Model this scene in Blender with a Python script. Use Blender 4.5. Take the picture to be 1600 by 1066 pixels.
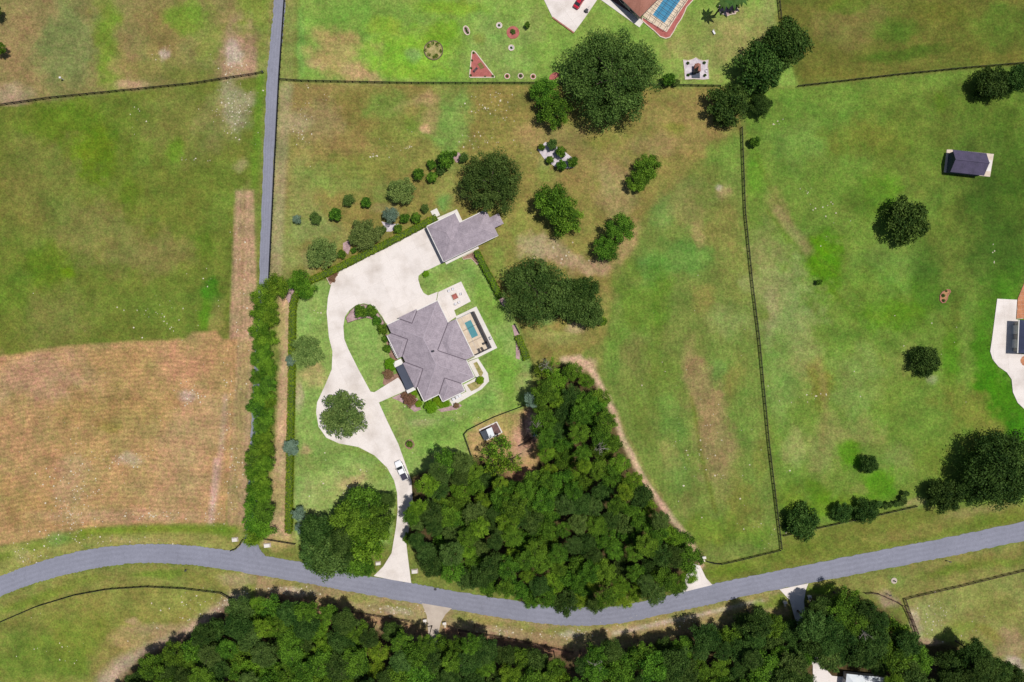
import bpy, bmesh, math, random
import numpy as np
from mathutils import Vector, Matrix
R = math.radians
# ------------------------------------------------------------------ clear, camera, light
for o in list(bpy.data.objects): bpy.data.objects.remove(o)
scn = bpy.context.scene
col = scn.collection
F = 1067.0            # focal length in photo pixels (24 mm equivalent)
S = 5.6               # photo pixels per metre on the ground
H = F / S             # flying height, m
cd = bpy.data.cameras.new('camera'); cam = bpy.data.objects.new('camera', cd); col.objects.link(cam)
cam.location = (0, 0, H); cam.rotation_euler = (0, 0, 0)
cd.sensor_width = 36; cd.lens = 36 * F / 1600; cd.clip_start = 1; cd.clip_end = 6000
scn.camera = cam
SUN = Vector((330, 62, F)).normalized()          # towards the sun
elev = math.asin(SUN.z); azim = math.atan2(SUN.x, SUN.y)
w = bpy.data.worlds.new('World'); scn.world = w; w.use_nodes = True
nt = w.node_tree; bg = nt.nodes['Background']
sky = nt.nodes.new('ShaderNodeTexSky'); sky.sky_type = 'NISHITA'; sky.sun_disc = False
sky.sun_elevation = elev; sky.sun_rotation = azim; sky.air_density = 1.0; sky.dust_density = 1.2
nt.links.new(sky.outputs[0], bg.inputs[0]); bg.inputs[1].default_value = 0.078
sl = bpy.data.lights.new('sun', 'SUN'); sl.energy = 4.6; sl.angle = R(0.55); sl.color = (1.0, 0.965, 0.90)
so = bpy.data.objects.new('sun', sl); col.objects.link(so); so.location = SUN * 400
so.rotation_euler = SUN.to_track_quat('Z', 'Y').to_euler()
vs = scn.view_settings; vs.view_transform = 'Standard'; vs.look = 'None'; vs.exposure = 0.0; vs.gamma = 1.0
try: vs.use_curve_mapping = False
except Exception: pass

# ------------------------------------------------------------------ helpers
KL = 1.50            # how bright a sunlit surface of albedo 1 shows
def lin(c):
    c = c / 255.0
    return c / 12.92 if c <= .04045 else ((c + .055) / 1.055) ** 2.4
def A(r, g, b, k=KL): return tuple(min(.85, lin(c) / k) for c in (r, g, b))
def W(px, py, z=0.0):
    k = (H - z) / F
    return Vector(((px - 800) * k, (533 - py) * k, z))
def PM(z=0.0): return (H - z) / F        # metres per photo pixel at height z

MATS = {}
def mat(name, c1, c2=None, scale=1.0, detail=5.0, rough=.85, fine=None, finescale=8.0, objrand=0.0, spec=.25, bump=0.0, metal=0.0, lo=.35, hi=.65):
    m = bpy.data.materials.new(name); m.use_nodes = True; n = m.node_tree.nodes; L = m.node_tree.links
    b = n['Principled BSDF']; b.inputs['Roughness'].default_value = rough; b.inputs['Specular IOR Level'].default_value = spec
    b.inputs['Metallic'].default_value = metal
    geo = n.new('ShaderNodeNewGeometry')
    c2 = c2 or tuple(x * .8 for x in c1)
    nz = n.new('ShaderNodeTexNoise'); nz.inputs['Scale'].default_value = scale; nz.inputs['Detail'].default_value = detail
    L.new(geo.outputs['Position'], nz.inputs['Vector'])
    mr = n.new('ShaderNodeMapRange'); mr.inputs[1].default_value = lo; mr.inputs[2].default_value = hi; L.new(nz.outputs[0], mr.inputs[0])
    mx = n.new('ShaderNodeMix'); mx.data_type = 'RGBA'; mx.inputs[6].default_value = (*c1, 1); mx.inputs[7].default_value = (*c2, 1)
    L.new(mr.outputs[0], mx.inputs[0]); out = mx.outputs[2]
    if fine:
        n2 = n.new('ShaderNodeTexNoise'); n2.inputs['Scale'].default_value = finescale; n2.inputs['Detail'].default_value = 3
        L.new(geo.outputs['Position'], n2.inputs['Vector'])
        m2 = n.new('ShaderNodeMapRange'); m2.inputs[1].default_value = .3; m2.inputs[2].default_value = .7
        m2.inputs[3].default_value = 1 - fine; m2.inputs[4].default_value = 1 + fine; L.new(n2.outputs[0], m2.inputs[0])
        hs = n.new('ShaderNodeVectorMath'); hs.operation = 'SCALE'; L.new(out, hs.inputs[0]); L.new(m2.outputs[0], hs.inputs[3]); out = hs.outputs[0]
        if bump:
            bp = n.new('ShaderNodeBump'); bp.inputs['Strength'].default_value = bump; bp.inputs['Distance'].default_value = .05
            L.new(n2.outputs[0], bp.inputs['Height']); L.new(bp.outputs[0], b.inputs['Normal'])
    if objrand:
        oi = n.new('ShaderNodeObjectInfo'); m3 = n.new('ShaderNodeMapRange')
        m3.inputs[3].default_value = 1 - objrand; m3.inputs[4].default_value = 1 + objrand; L.new(oi.outputs['Random'], m3.inputs[0])
        h2 = n.new('ShaderNodeVectorMath'); h2.operation = 'SCALE'; L.new(out, h2.inputs[0]); L.new(m3.outputs[0], h2.inputs[3]); out = h2.outputs[0]
    L.new(out, b.inputs['Base Color'])
    MATS[name] = m
    return m

def leafmat(name, c1, c2, objrand=.18, trans=.15):
    m = bpy.data.materials.new(name); m.use_nodes = True; n = m.node_tree.nodes; L = m.node_tree.links
    b = n['Principled BSDF']; b.inputs['Roughness'].default_value = .65; b.inputs['Specular IOR Level'].default_value = .10
    at = n.new('ShaderNodeAttribute'); at.attribute_name = 'tone'
    mx = n.new('ShaderNodeMix'); mx.data_type = 'RGBA'; mx.inputs[6].default_value = (*c1, 1); mx.inputs[7].default_value = (*c2, 1)
    L.new(at.outputs['Fac'], mx.inputs[0])
    oi = n.new('ShaderNodeObjectInfo'); m3 = n.new('ShaderNodeMapRange')
    m3.inputs[3].default_value = 1 - objrand; m3.inputs[4].default_value = 1 + objrand; L.new(oi.outputs['Random'], m3.inputs[0])
    h2 = n.new('ShaderNodeVectorMath'); h2.operation = 'SCALE'; L.new(mx.outputs[2], h2.inputs[0]); L.new(m3.outputs[0], h2.inputs[3])
    hue = n.new('ShaderNodeHueSaturation'); mh = n.new('ShaderNodeMath'); mh.operation = 'MULTIPLY'; mh.inputs[1].default_value = 7.31
    fr = n.new('ShaderNodeMath'); fr.operation = 'FRACT'; L.new(oi.outputs['Random'], mh.inputs[0]); L.new(mh.outputs[0], fr.inputs[0])
    m4 = n.new('ShaderNodeMapRange'); m4.inputs[3].default_value = .482; m4.inputs[4].default_value = .512; L.new(fr.outputs[0], m4.inputs[0])
    L.new(m4.outputs[0], hue.inputs['Hue']); L.new(h2.outputs[0], hue.inputs['Color'])
    L.new(hue.outputs[0], b.inputs['Base Color'])
    tr = n.new('ShaderNodeBsdfTranslucent'); L.new(hue.outputs[0], tr.inputs['Color'])
    ms = n.new('ShaderNodeMixShader'); ms.inputs[0].default_value = trans
    L.new(b.outputs[0], ms.inputs[1]); L.new(tr.outputs[0], ms.inputs[2]); L.new(ms.outputs[0], n['Material Output'].inputs['Surface'])
    MATS[name] = m
    return m

def mk(name, verts, faces, material, parent=None, smooth=False, base=None):
    me = bpy.data.meshes.new(name)
    if base is not None: verts = [Vector(v) - Vector(base) for v in verts]
    me.from_pydata([tuple(v) for v in verts], [], faces); me.update()
    if material: me.materials.append(MATS[material] if isinstance(material, str) else material)
    if smooth: me.polygons.foreach_set('use_smooth', [True] * len(me.polygons))
    o = bpy.data.objects.new(name, me); col.objects.link(o)
    if parent is not None: o.parent = parent
    return o
def inst(name, me, parent=None, loc=(0, 0, 0), rz=0.0, scale=(1, 1, 1)):
    o = bpy.data.objects.new(name, me); col.objects.link(o); o.location = loc; o.rotation_euler = (0, 0, rz); o.scale = scale
    if parent is not None: o.parent = parent
    return o
def tag(o, label, cat, group=None):
    o['label'] = label; o['category'] = cat
    if group: o['group'] = group
    return o
def struct(o, kind='structure'):
    o['kind'] = kind; return o
def thing(name, label, cat, loc=(0, 0, 0), rz=0.0, group=None):
    o = bpy.data.objects.new(name, None); col.objects.link(o); o.location = loc; o.rotation_euler = (0, 0, rz); o.empty_display_size = .5
    return tag(o, label, cat, group)

class MB:
    def __init__(s): s.v = []; s.f = []
    def add(s, vs, fs):
        b = len(s.v); s.v += [Vector(v) for v in vs]; s.f += [tuple(i + b for i in f) for f in fs]; return s
    def box(s, c, size, rz=0.0):
        cx, cy, cz = c; a, b, d = size[0] / 2, size[1] / 2, size[2] / 2; ca, sa = math.cos(rz), math.sin(rz)
        vs = []
        for x, y, z in ((-a, -b, -d), (a, -b, -d), (a, b, -d), (-a, b, -d), (-a, -b, d), (a, -b, d), (a, b, d), (-a, b, d)):
            vs.append((cx + x * ca - y * sa, cy + x * sa + y * ca, cz + z))
        return s.add(vs, [(3, 2, 1, 0), (4, 5, 6, 7), (0, 1, 5, 4), (1, 2, 6, 5), (2, 3, 7, 6), (3, 0, 4, 7)])
    def tube(s, p0, p1, r0, r1, n=7, cap=True):
        p0 = Vector(p0); p1 = Vector(p1); d = (p1 - p0).normalized(); a = d.orthogonal().normalized(); b = d.cross(a)
        vs = []
        for p, r in ((p0, r0), (p1, r1)):
            for i in range(n):
                t = 2 * math.pi * i / n; vs.append(p + a * (r * math.cos(t)) + b * (r * math.sin(t)))
        fs = [(i, (i + 1) % n, n + (i + 1) % n, n + i) for i in range(n)]
        if cap: fs += [tuple(range(n - 1, -1, -1)), tuple(range(n, 2 * n))]
        return s.add(vs, fs)
    def bar(s, p0, p1, wd, ht):
        p0 = Vector(p0); p1 = Vector(p1); d = p1 - p0; c = (p0 + p1) / 2; L = d.length
        d.normalize(); up = Vector((0, 0, 1))
        if abs(d.z) > .98: up = Vector((1, 0, 0))
        sd = d.cross(up).normalized(); up = sd.cross(d)
        vs = []
        for e in (-.5, .5):
            for a, b in ((-.5, -.5), (.5, -.5), (.5, .5), (-.5, .5)): vs.append(c + d * (e * L) + sd * (a * wd) + up * (b * ht))
        return s.add(vs, [(3, 2, 1, 0), (4, 5, 6, 7), (0, 1, 5, 4), (1, 2, 6, 5), (2, 3, 7, 6), (3, 0, 4, 7)])
    def prism(s, pts, z0, z1):
        pts = [Vector((p[0], p[1], 0)) for p in pts]; n = len(pts)
        a = sum(pts[i].x * pts[(i + 1) % n].y - pts[(i + 1) % n].x * pts[i].y for i in range(n))
        if a < 0: pts.reverse()
        vs = [(p.x, p.y, z0) for p in pts] + [(p.x, p.y, z1) for p in pts]
        return s.add(vs, [tuple(range(n, 2 * n)), tuple(range(n - 1, -1, -1))] + [(i, (i + 1) % n, n + (i + 1) % n, n + i) for i in range(n)])
    def build(s, name, material, parent=None, smooth=False, base=None, bevel=0.0):
        o = mk(name, s.v, s.f, material, parent, smooth, base)
        if bevel:
            bm = bmesh.new(); bm.from_mesh(o.data); bmesh.ops.bevel(bm, geom=list(bm.edges), offset=bevel, segments=2, affect='EDGES', profile=.6)
            bm.to_mesh(o.data); bm.free()
        return o

def smoothpts(pts, n=5, closed=False):
    out = []; N = len(pts)
    rng = range(N) if closed else range(N - 1)
    g = (lambda i: pts[i % N]) if closed else (lambda i: pts[max(0, min(N - 1, i))])
    for i in rng:
        p0, p1, p2, p3 = (np.array(g(i + k), float) for k in (-1, 0, 1, 2))
        for k in range(n):
            t = k / n
            out.append(tuple(.5 * ((2 * p1) + (-p0 + p2) * t + (2 * p0 - 5 * p1 + 4 * p2 - p3) * t * t + (-p0 + 3 * p1 - 3 * p2 + p3) * t ** 3)))
    if not closed: out.append(tuple(pts[-1]))
    return out
def pxprism(name, pts, z0, z1, material, parent=None, base=None):
    m = MB(); m.prism([W(x, y) for x, y in pts], z0, z1)
    return m.build(name, material, parent, base=base)
def ring_pts(px, py, r, n=28, jit=0, seed=1, ry=None, rot=0):
    rr = random.Random(seed); ry = ry or r
    out = []
    for i in range(n):
        t = 2 * math.pi * i / n; k = 1 + rr.uniform(-jit, jit); x = r * k * math.cos(t); y = ry * k * math.sin(t)
        out.append((px + x * math.cos(rot) - y * math.sin(rot), py + x * math.sin(rot) + y * math.cos(rot)))
    return out
def offset_poly(pts, d):
    n = len(pts); P = [Vector((p[0], p[1])) for p in pts]
    a = sum(P[i].x * P[(i + 1) % n].y - P[(i + 1) % n].x * P[i].y for i in range(n)); sg = 1 if a > 0 else -1
    out = []
    for i in range(n):
        e1 = (P[i] - P[i - 1]).normalized(); e2 = (P[(i + 1) % n] - P[i]).normalized()
        n1 = Vector((e1.y, -e1.x)) * sg; n2 = Vector((e2.y, -e2.x)) * sg
        b = n1 + n2
        if b.length < 1e-4: b = n1
        b.normalize(); k = max(.35, b.dot(n1)); q = P[i] + b * (d / k); out.append((q.x, q.y))
    return out
def edging(name, pts, wd_px, z1, material, parent=None, base=None):
    inn = offset_poly(pts, -wd_px); n = len(pts); m = MB()
    o_ = [W(*p) for p in pts]; i_ = [W(*p) for p in inn]
    vs = [(p.x, p.y, 0.0) for p in o_] + [(p.x, p.y, z1) for p in o_] + [(p.x, p.y, z1) for p in i_] + [(p.x, p.y, 0.0) for p in i_]
    fs = []
    for i in range(n):
        j = (i + 1) % n
        for a in range(3): fs.append((a * n + i, a * n + j, (a + 1) * n + j, (a + 1) * n + i))
    m.add(vs, fs)
    return m.build(name, material, parent, base=base)

# ------------------------------------------------------------------ materials
m = bpy.data.materials.new('asphalt'); m.use_nodes = True; n = m.node_tree.nodes; L = m.node_tree.links; MATS['asphalt'] = m
b = n['Principled BSDF']; b.inputs['Roughness'].default_value = .92; b.inputs['Specular IOR Level'].default_value = .2
ge = n.new('ShaderNodeNewGeometry'); ac = n.new('ShaderNodeAttribute'); ac.attribute_name = 'across'
def _nz(sc, det, lo, hi, c, d, rough=.6):
    z = n.new('ShaderNodeTexNoise'); z.inputs['Scale'].default_value = sc; z.inputs['Detail'].default_value = det; z.inputs['Roughness'].default_value = rough; L.new(ge.outputs['Position'], z.inputs['Vector'])
    r = n.new('ShaderNodeMapRange'); r.inputs[1].default_value = lo; r.inputs[2].default_value = hi; r.inputs[3].default_value = c; r.inputs[4].default_value = d; L.new(z.outputs[0], r.inputs[0]); return r.outputs[0]
def _m(op, a_, b_):
    z = n.new('ShaderNodeMath'); z.operation = op
    for i, v in enumerate((a_, b_)):
        if isinstance(v, (int, float)): z.inputs[i].default_value = v
        else: L.new(v, z.inputs[i])
    return z.outputs[0]
wv = _m('SINE', _m('ADD', _m('MULTIPLY', ac.outputs['Fac'], 25.1), _nz(.08, 2, .3, .7, -.6, .6)), 0)
tr_ = _m('ADD', 1.0, _m('MULTIPLY', wv, _nz(.12, 4, .3, .7, .0, .07)))
tr_ = _m('MULTIPLY', tr_, _nz(.10, 5, .3, .7, .92, 1.08)); tr_ = _m('MULTIPLY', tr_, _nz(.9, 5, .3, .7, .94, 1.06)); tr_ = _m('MULTIPLY', tr_, _nz(5, 3, .3, .7, .88, 1.12))
vo = n.new('ShaderNodeTexVoronoi'); vo.feature = 'DISTANCE_TO_EDGE'; vo.inputs['Scale'].default_value = .16
wn = n.new('ShaderNodeTexNoise'); wn.inputs['Scale'].default_value = .5; L.new(ge.outputs['Position'], wn.inputs['Vector'])
wa = n.new('ShaderNodeVectorMath'); wa.operation = 'MULTIPLY_ADD'; wa.inputs[1].default_value = (2.5, 2.5, 0); L.new(wn.outputs['Color'], wa.inputs[0]); L.new(ge.outputs['Position'], wa.inputs[2]); L.new(wa.outputs[0], vo.inputs['Vector'])
ck = n.new('ShaderNodeMapRange'); ck.inputs[1].default_value = .0; ck.inputs[2].default_value = .02; ck.inputs[3].default_value = .93; ck.inputs[4].default_value = 1; L.new(vo.outputs['Distance'], ck.inputs[0])
tr_ = _m('MULTIPLY', tr_, ck.outputs[0])
sc_ = n.new('ShaderNodeVectorMath'); sc_.operation = 'SCALE'; sc_.inputs[0].default_value = A(142, 143, 158); L.new(tr_, sc_.inputs[3]); L.new(sc_.outputs[0], b.inputs['Base Color'])
mat('concrete', A(239, 229, 223), A(209, 197, 188), .22, 10, .9, fine=.06, finescale=4, objrand=.03, lo=.46, hi=.78)
mat('joint', A(216, 203, 194), A(196, 182, 172), 2, 4, .95)
mat('concrete_white', A(238, 232, 226), A(226, 218, 210), .5, 5, .85, fine=.03, finescale=5)
mat('concrete_old', A(208, 194, 180), A(190, 175, 162), .3, 6, .9, fine=.06, finescale=5, objrand=.03)
mat('paver', A(238, 219, 194), A(224, 202, 178), .9, 4, .85, fine=.06, finescale=6, objrand=.06)
mat('dry_grass', A(186, 168, 118), A(140, 140, 78), .9, 5, .95, fine=.2, finescale=4)
mat('terracotta_paver', A(205, 140, 100), A(185, 122, 88), .9, 4, .85, fine=.08, objrand=.06)
mat('shingle', A(177, 164, 173), A(160, 148, 157), .7, 6, .9, fine=.17, finescale=3.4)
mat('shingle_dark', A(92, 84, 110), A(80, 74, 96), .5, 6, .85, fine=.10, finescale=3)
mat('shingle_blue', A(66, 72, 100), A(58, 64, 90), .5, 6, .85, fine=.10, finescale=3)
mat('shingle_brick', A(176, 122, 106), A(160, 108, 92), .5, 6, .9, fine=.12, finescale=3)
mat('valley', A(112, 100, 112), A(100, 90, 100), 1)
mat('ridge', A(186, 174, 184), A(172, 160, 170), 1)
mat('slate_flat', A(78, 84, 100), A(70, 76, 92), .4, 5, .7, fine=.05)
mat('stucco', A(222, 210, 196), A(212, 200, 186), .6, 5, .9, fine=.03)
mat('trim', A(242, 238, 232), A(232, 228, 222), .6, 4, .6)
mat('glass', (.02, .025, .03), (.03, .035, .04), 1, 2, .08, spec=.5)
mat('door_brown', A(110, 80, 60), A(98, 70, 52), 1)
mat('bronze', A(70, 62, 62), A(60, 54, 55), 1, 3, .5)
mat('mulch', A(170, 135, 118), A(135, 104, 90), .8, 6, .95, fine=.22, finescale=4)
mat('mulch_red', A(190, 112, 105), A(168, 94, 88), .8, 5, .95, fine=.16, finescale=4)
mat('gravel_pink', A(196, 166, 166), A(165, 135, 135), .8, 6, .95, fine=.2, finescale=4)
mat('gravel_white', A(226, 216, 220), A(196, 184, 192), .8, 6, .95, fine=.16, finescale=4)
mat('edging', A(232, 214, 196), A(214, 196, 178), 1, 4, .9, fine=.06)
mat('edging_dark', A(120, 105, 85), A(98, 86, 70), 1, 4, .9, fine=.15)
mat('fence_black', (.012, .012, .014), (.02, .02, .021), 3, 4, .8, fine=.25, spec=.1)
mat('fence_brown', A(96, 76, 66), A(76, 60, 54), 3, 4, .9, fine=.2)
mat('fence_grey', A(118, 108, 98), A(90, 84, 78), 3, 4, .9, fine=.2)
mat('stone', A(238, 228, 205), A(222, 206, 180), 1, 3, .9)
mat('bark_pale', A(168, 160, 150), A(120, 112, 104), 2, 5, .95, fine=.2)
mat('bark', A(104, 92, 80), A(72, 62, 54), 2, 5, .95, fine=.25)
mat('paint_white', A(244, 244, 246, 1.35), A(238, 238, 242, 1.35), .5, 2, .25, spec=.5)
mat('paint_red', A(205, 20, 55), A(190, 16, 48), .5, 2, .25, spec=.5)
mat('rubber', (.015, .015, .016), (.022, .022, .022), 3, 3, .85)
mat('steel', (.45, .45, .47), (.38, .38, .4), 3, 3, .35, metal=.8)
mat('tonneau', A(62, 58, 78), A(54, 50, 68), 1, 3, .6)
mat('roof_white', A(232, 236, 240), A(218, 224, 230), .8, 3, .5)
mat('roof_slate', A(92, 98, 108), A(80, 86, 96), .8, 3, .6)
mat('dirt_brown', A(128, 98, 95), A(108, 84, 82), 1, 5, .95, fine=.15)
mat('wood', A(196, 150, 108), A(160, 116, 80), 2, 5, .9, fine=.2)
mat('brick', A(190, 130, 112), A(160, 104, 92), 2, 4, .9, fine=.15)
mat('plastic_white', A(236, 232, 236), A(222, 218, 224), 1, 2, .5)
mat('canvas_green', A(130, 118, 66), A(118, 108, 60), 2, 3, .9)
mat('dark_metal', (.03, .03, .035), (.04, .04, .045), 2, 3, .6)
mat('sheet_blue', A(178, 200, 216), A(160, 184, 204), 1, 3, .5)
mat('twig', A(150, 118, 96), A(112, 84, 70), 2, 4, .9, fine=.2)

leafmat('leaf_oak', (.022, .056, .009), (.110, .185, .038))
leafmat('leaf_mid', (.013, .048, .004), (.140, .272, .022))
leafmat('leaf_lime', (.030, .085, .004), (.190, .310, .022))
leafmat('leaf_dark', (.012, .038, .005), (.075, .135, .024))
leafmat('leaf_soft', (.060, .115, .024), (.190, .265, .068))
leafmat('leaf_row', (.024, .080, .004), (.165, .300, .022))
leafmat('leaf_blue', (.085, .140, .095), (.200, .285, .205))
leafmat('leaf_topiary', (.075, .175, .004), (.140, .265, .010), .12)
leafmat('leaf_hedge', (.085, .160, .004), (.150, .235, .010), .06)
leafmat('leaf_brown', (.150, .080, .040), (.240, .150, .085), .1)
leafmat('leaf_palm', (.050, .110, .024), (.120, .190, .060), .1)

# water for the pools
m = bpy.data.materials.new('pool_water'); m.use_nodes = True; n = m.node_tree.nodes; L = m.node_tree.links
b = n['Principled BSDF']; b.inputs['Roughness'].default_value = .08
vo = n.new('ShaderNodeTexNoise'); vo.inputs['Scale'].default_value = 1.2; ge = n.new('ShaderNodeNewGeometry'); L.new(ge.outputs['Position'], vo.inputs['Vector'])
mx = n.new('ShaderNodeMix'); mx.data_type = 'RGBA'; mx.inputs[6].default_value = (*A(104, 168, 174), 1); mx.inputs[7].default_value = (*A(84, 148, 160), 1)
L.new(vo.outputs[0], mx.inputs[0]); L.new(mx.outputs[2], b.inputs['Base Color']); MATS['pool_water'] = m
m2_ = m.copy(); m2_.name = 'pool_water_blue'; MATS['pool_water_blue'] = m2_
for nd in m2_.node_tree.nodes:
    if nd.type == 'MIX': nd.inputs[6].default_value = (*A(86, 158, 192), 1); nd.inputs[7].default_value = (*A(70, 140, 180), 1)
# insect screen of the pool cages
m = bpy.data.materials.new('insect_screen'); m.use_nodes = True; n = m.node_tree.nodes; L = m.node_tree.links
tr = n.new('ShaderNodeBsdfTransparent'); ms = n.new('ShaderNodeMixShader'); ms.inputs[0].default_value = .04
n['Principled BSDF'].inputs['Base Color'].default_value = (.03, .03, .03, 1); n['Principled BSDF'].inputs['Roughness'].default_value = .9
L.new(tr.outputs[0], ms.inputs[1]); L.new(n['Principled BSDF'].outputs[0], ms.inputs[2]); L.new(ms.outputs[0], n['Material Output'].inputs['Surface'])
MATS['insect_screen'] = m
# ------------------------------------------------------------------ ground sheet
rng = np.random.default_rng(7)
def vnoise(x, y, seed):
    r = np.random.default_rng(seed).random((128, 128))
    xi = np.floor(x).astype(int); yi = np.floor(y).astype(int); fx = x - xi; fy = y - yi
    fx = fx * fx * (3 - 2 * fx); fy = fy * fy * (3 - 2 * fy)
    a = r[xi % 128, yi % 128]; b_ = r[(xi + 1) % 128, yi % 128]; c = r[xi % 128, (yi + 1) % 128]; d = r[(xi + 1) % 128, (yi + 1) % 128]
    return (a * (1 - fx) + b_ * fx) * (1 - fy) + (c * (1 - fx) + d * fx) * fy
def fbm(x, y, seed, octv=4):
    s = 0; a = .5; t = 0
    for k in range(octv): s = s + a * vnoise(x, y, seed + k); t += a; a *= .55; x = x * 2.03 + 11.3; y = y * 2.03 + 5.7
    return s / t
step = 3.0
gx = np.arange(-60, 1660.1, step); gy = np.arange(-60, 1126.1, step)
far = [90, 220, 480, 1000, 2200, 5000, 11000, 20000]
gx = np.concatenate([[-60 - f for f in far[::-1]], gx, [1660 + f for f in far]])
gy = np.concatenate([[-60 - f for f in far[::-1]], gy, [1126 + f for f in far]])
GX, GY = np.meshgrid(gx, gy)
X = GX.ravel(); Y = GY.ravel()
w1 = (fbm(X / 26, Y / 26, 3) - .5) * 2; w2 = (fbm(X / 26 + 40, Y / 26 + 17, 9) - .5) * 2
w3 = (fbm(X / 7, Y / 7, 31, 3) - .5) * 2
w4 = (fbm(X / 11, Y / 11, 51, 3) - .5) * 2; w5 = (fbm(X / 11 + 9, Y / 11 + 4, 57, 3) - .5) * 2
def seg_dist(px, py, pts, closed):
    d = np.full(px.shape, 1e9); n = len(pts)
    for i in range(n if closed else n - 1):
        x0, y0 = pts[i]; x1, y1 = pts[(i + 1) % n]; dx, dy = x1 - x0, y1 - y0
        t = np.clip(((px - x0) * dx + (py - y0) * dy) / (dx * dx + dy * dy + 1e-9), 0, 1)
        d = np.minimum(d, (px - x0 - t * dx) ** 2 + (py - y0 - t * dy) ** 2)
    return np.sqrt(d)
def inside(px, py, pts):
    c = np.zeros(px.shape, bool); n = len(pts); j = n - 1
    for i in range(n):
        xi, yi = pts[i]; xj, yj = pts[j]
        if yi != yj:
            c ^= ((yi > py) != (yj > py)) & (px < (xj - xi) * (py - yi) / (yj - yi) + xi)
        j = i
    return c
C = np.zeros((X.size, 3)); C[:] = A(120, 128, 62)
MOW = Y / S; MA = np.zeros(X.size); SP = np.ones(X.size)
CADJ = [0, 0, 0]
def AC(c): return A(*[max(4, a + b_) for a, b_ in zip(c, CADJ)])
def adj(*v): CADJ[:] = v
def sstep(t): t = np.clip(t, 0, 1); return t * t * (3 - 2 * t)
def wpoly(pts, feather, warp):
    xs = X + w1 * warp; ys = Y + w2 * warp
    d = seg_dist(xs, ys, pts, True); d = np.where(inside(xs, ys, pts), d, -d)
    return sstep(d / feather * .5 + .5)
def poly(pts, c, feather=6, warp=3, s=1.0):
    k = wpoly(pts, feather, warp) * s
    C[:] = C * (1 - k[:, None]) + np.array(AC(c)) * k[:, None]
def blob(px, py, rx, ry, c, s=.8, rot=0, warp=None, soft=.85):
    warp = warp if warp is not None else min(rx, ry) * .55
    dx = X + w1 * warp * 1.3 + w3 * warp * .45 + w4 * 3 - px; dy = Y + w2 * warp * 1.3 - w3 * warp * .45 + w5 * 3 - py; a = math.radians(rot)
    u = (dx * math.cos(a) + dy * math.sin(a)) / rx; v = (-dx * math.sin(a) + dy * math.cos(a)) / ry
    k = sstep((1.28 - np.sqrt(u * u + v * v)) / soft) * s
    C[:] = C * (1 - k[:, None]) + np.array(AC(c)) * k[:, None]
def line(pts, wd, c, s=.8, feather=3, warp=1.5):
    d = seg_dist(X + w1 * warp, Y + w2 * warp, pts, False)
    k = sstep((wd / 2 + feather - d) / (2 * feather)) * s
    C[:] = C * (1 - k[:, None]) + np.array(AC(c)) * k[:, None]
def mow(pts, coord, amp, feather=10):
    k = wpoly(pts, feather, 2)
    sel = k > .02
    MOW[sel] = coord[sel]; MA[:] = MA * (1 - k) + amp * k

GRN = (112, 140, 48); TAN = (152, 128, 88); OLV = (124, 124, 56); PNK = (176, 142, 118); DRY = (146, 124, 72)
# north-west field above the fence
poly([(-900, -900), (430, -900), (430, 0), (412, 114), (300, 132), (200, 142), (0, 166), (-900, 250)], (134, 126, 76), 3, 1)
blob(30, 70, 60, 110, TAN, .75); blob(105, 60, 45, 90, (122, 132, 78), .8); blob(172, 70, 26, 90, (116, 144, 46), .85, -6)
blob(195, 95, 22, 60, TAN, .5); blob(255, 40, 40, 50, DRY, .5); blob(290, 20, 40, 34, (112, 144, 44), .8); blob(330, 70, 36, 40, (126, 140, 60), .6)
blob(375, 85, 38, 62, (172, 142, 116), .85); blob(365, 82, 14, 22, (196, 178, 168), .6); blob(205, 132, 30, 9, (182, 150, 120), .7); blob(255, 83, 9, 12, (196, 176, 160), .8)
blob(395, 10, 30, 40, (120, 140, 50), .7); blob(12, 150, 40, 16, (176, 156, 130), .6); blob(240, 105, 60, 20, (134, 134, 66), .5)
adj(-4, 3, -2)
# west green pasture
WP = [(-900, 250), (0, 168), (200, 144), (300, 134), (410, 118), (400, 270), (372, 298), (358, 530), (290, 531), (200, 535), (100, 543), (0, 560), (-900, 800)]
poly(WP, (113, 118, 50), 3, 1)
blob(60, 270, 80, 70, (124, 118, 62), .7); blob(110, 190, 90, 34, (98, 118, 30), .75); blob(150, 240, 55, 40, (102, 122, 22), .8); blob(210, 215, 40, 50, (112, 122, 52), .5)
blob(270, 190, 60, 60, (128, 122, 66), .6); blob(300, 240, 40, 28, (128, 120, 64), .6); blob(275, 235, 18, 22, (98, 130, 30), .7)
blob(366, 168, 27, 44, (160, 146, 118), .85); blob(330, 190, 34, 40, (140, 128, 82), .6); blob(360, 245, 26, 22, (126, 128, 58), .7); blob(376, 258, 14, 10, (160, 146, 108), .6)
blob(170, 370, 110, 46, (132, 122, 72), .7, 20); blob(75, 415, 40, 32, (90, 112, 24), .7); blob(105, 425, 14, 14, (104, 128, 14), .7); blob(200, 300, 18, 34, (92, 118, 26), .6)
blob(90, 500, 70, 50, (126, 118, 66), .7); blob(240, 400, 80, 30, (136, 122, 74), .6, -12); blob(240, 480, 110, 44, (108, 120, 50), .6)
blob(328, 455, 18, 22, (66, 116, 24), .85); blob(320, 495, 10, 30, (84, 122, 26), .8); blob(318, 380, 16, 30, (98, 122, 34), .6); blob(345, 330, 26, 34, (112, 128, 54), .6)
blob(20, 460, 34, 40, (100, 122, 40), .6); blob(340, 500, 14, 40, (140, 126, 74), .6); blob(300, 120, 50, 16, (116, 120, 50), .6); blob(30, 330, 50, 50, (128, 118, 62), .6)
line([(408, 118), (403, 200), (398, 290)], 14, (108, 134, 44), .8, 5)
line([(415, 0), (408, 110)], 16, (128, 138, 60), .7, 5)
adj(3, 2, -2)
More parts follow.
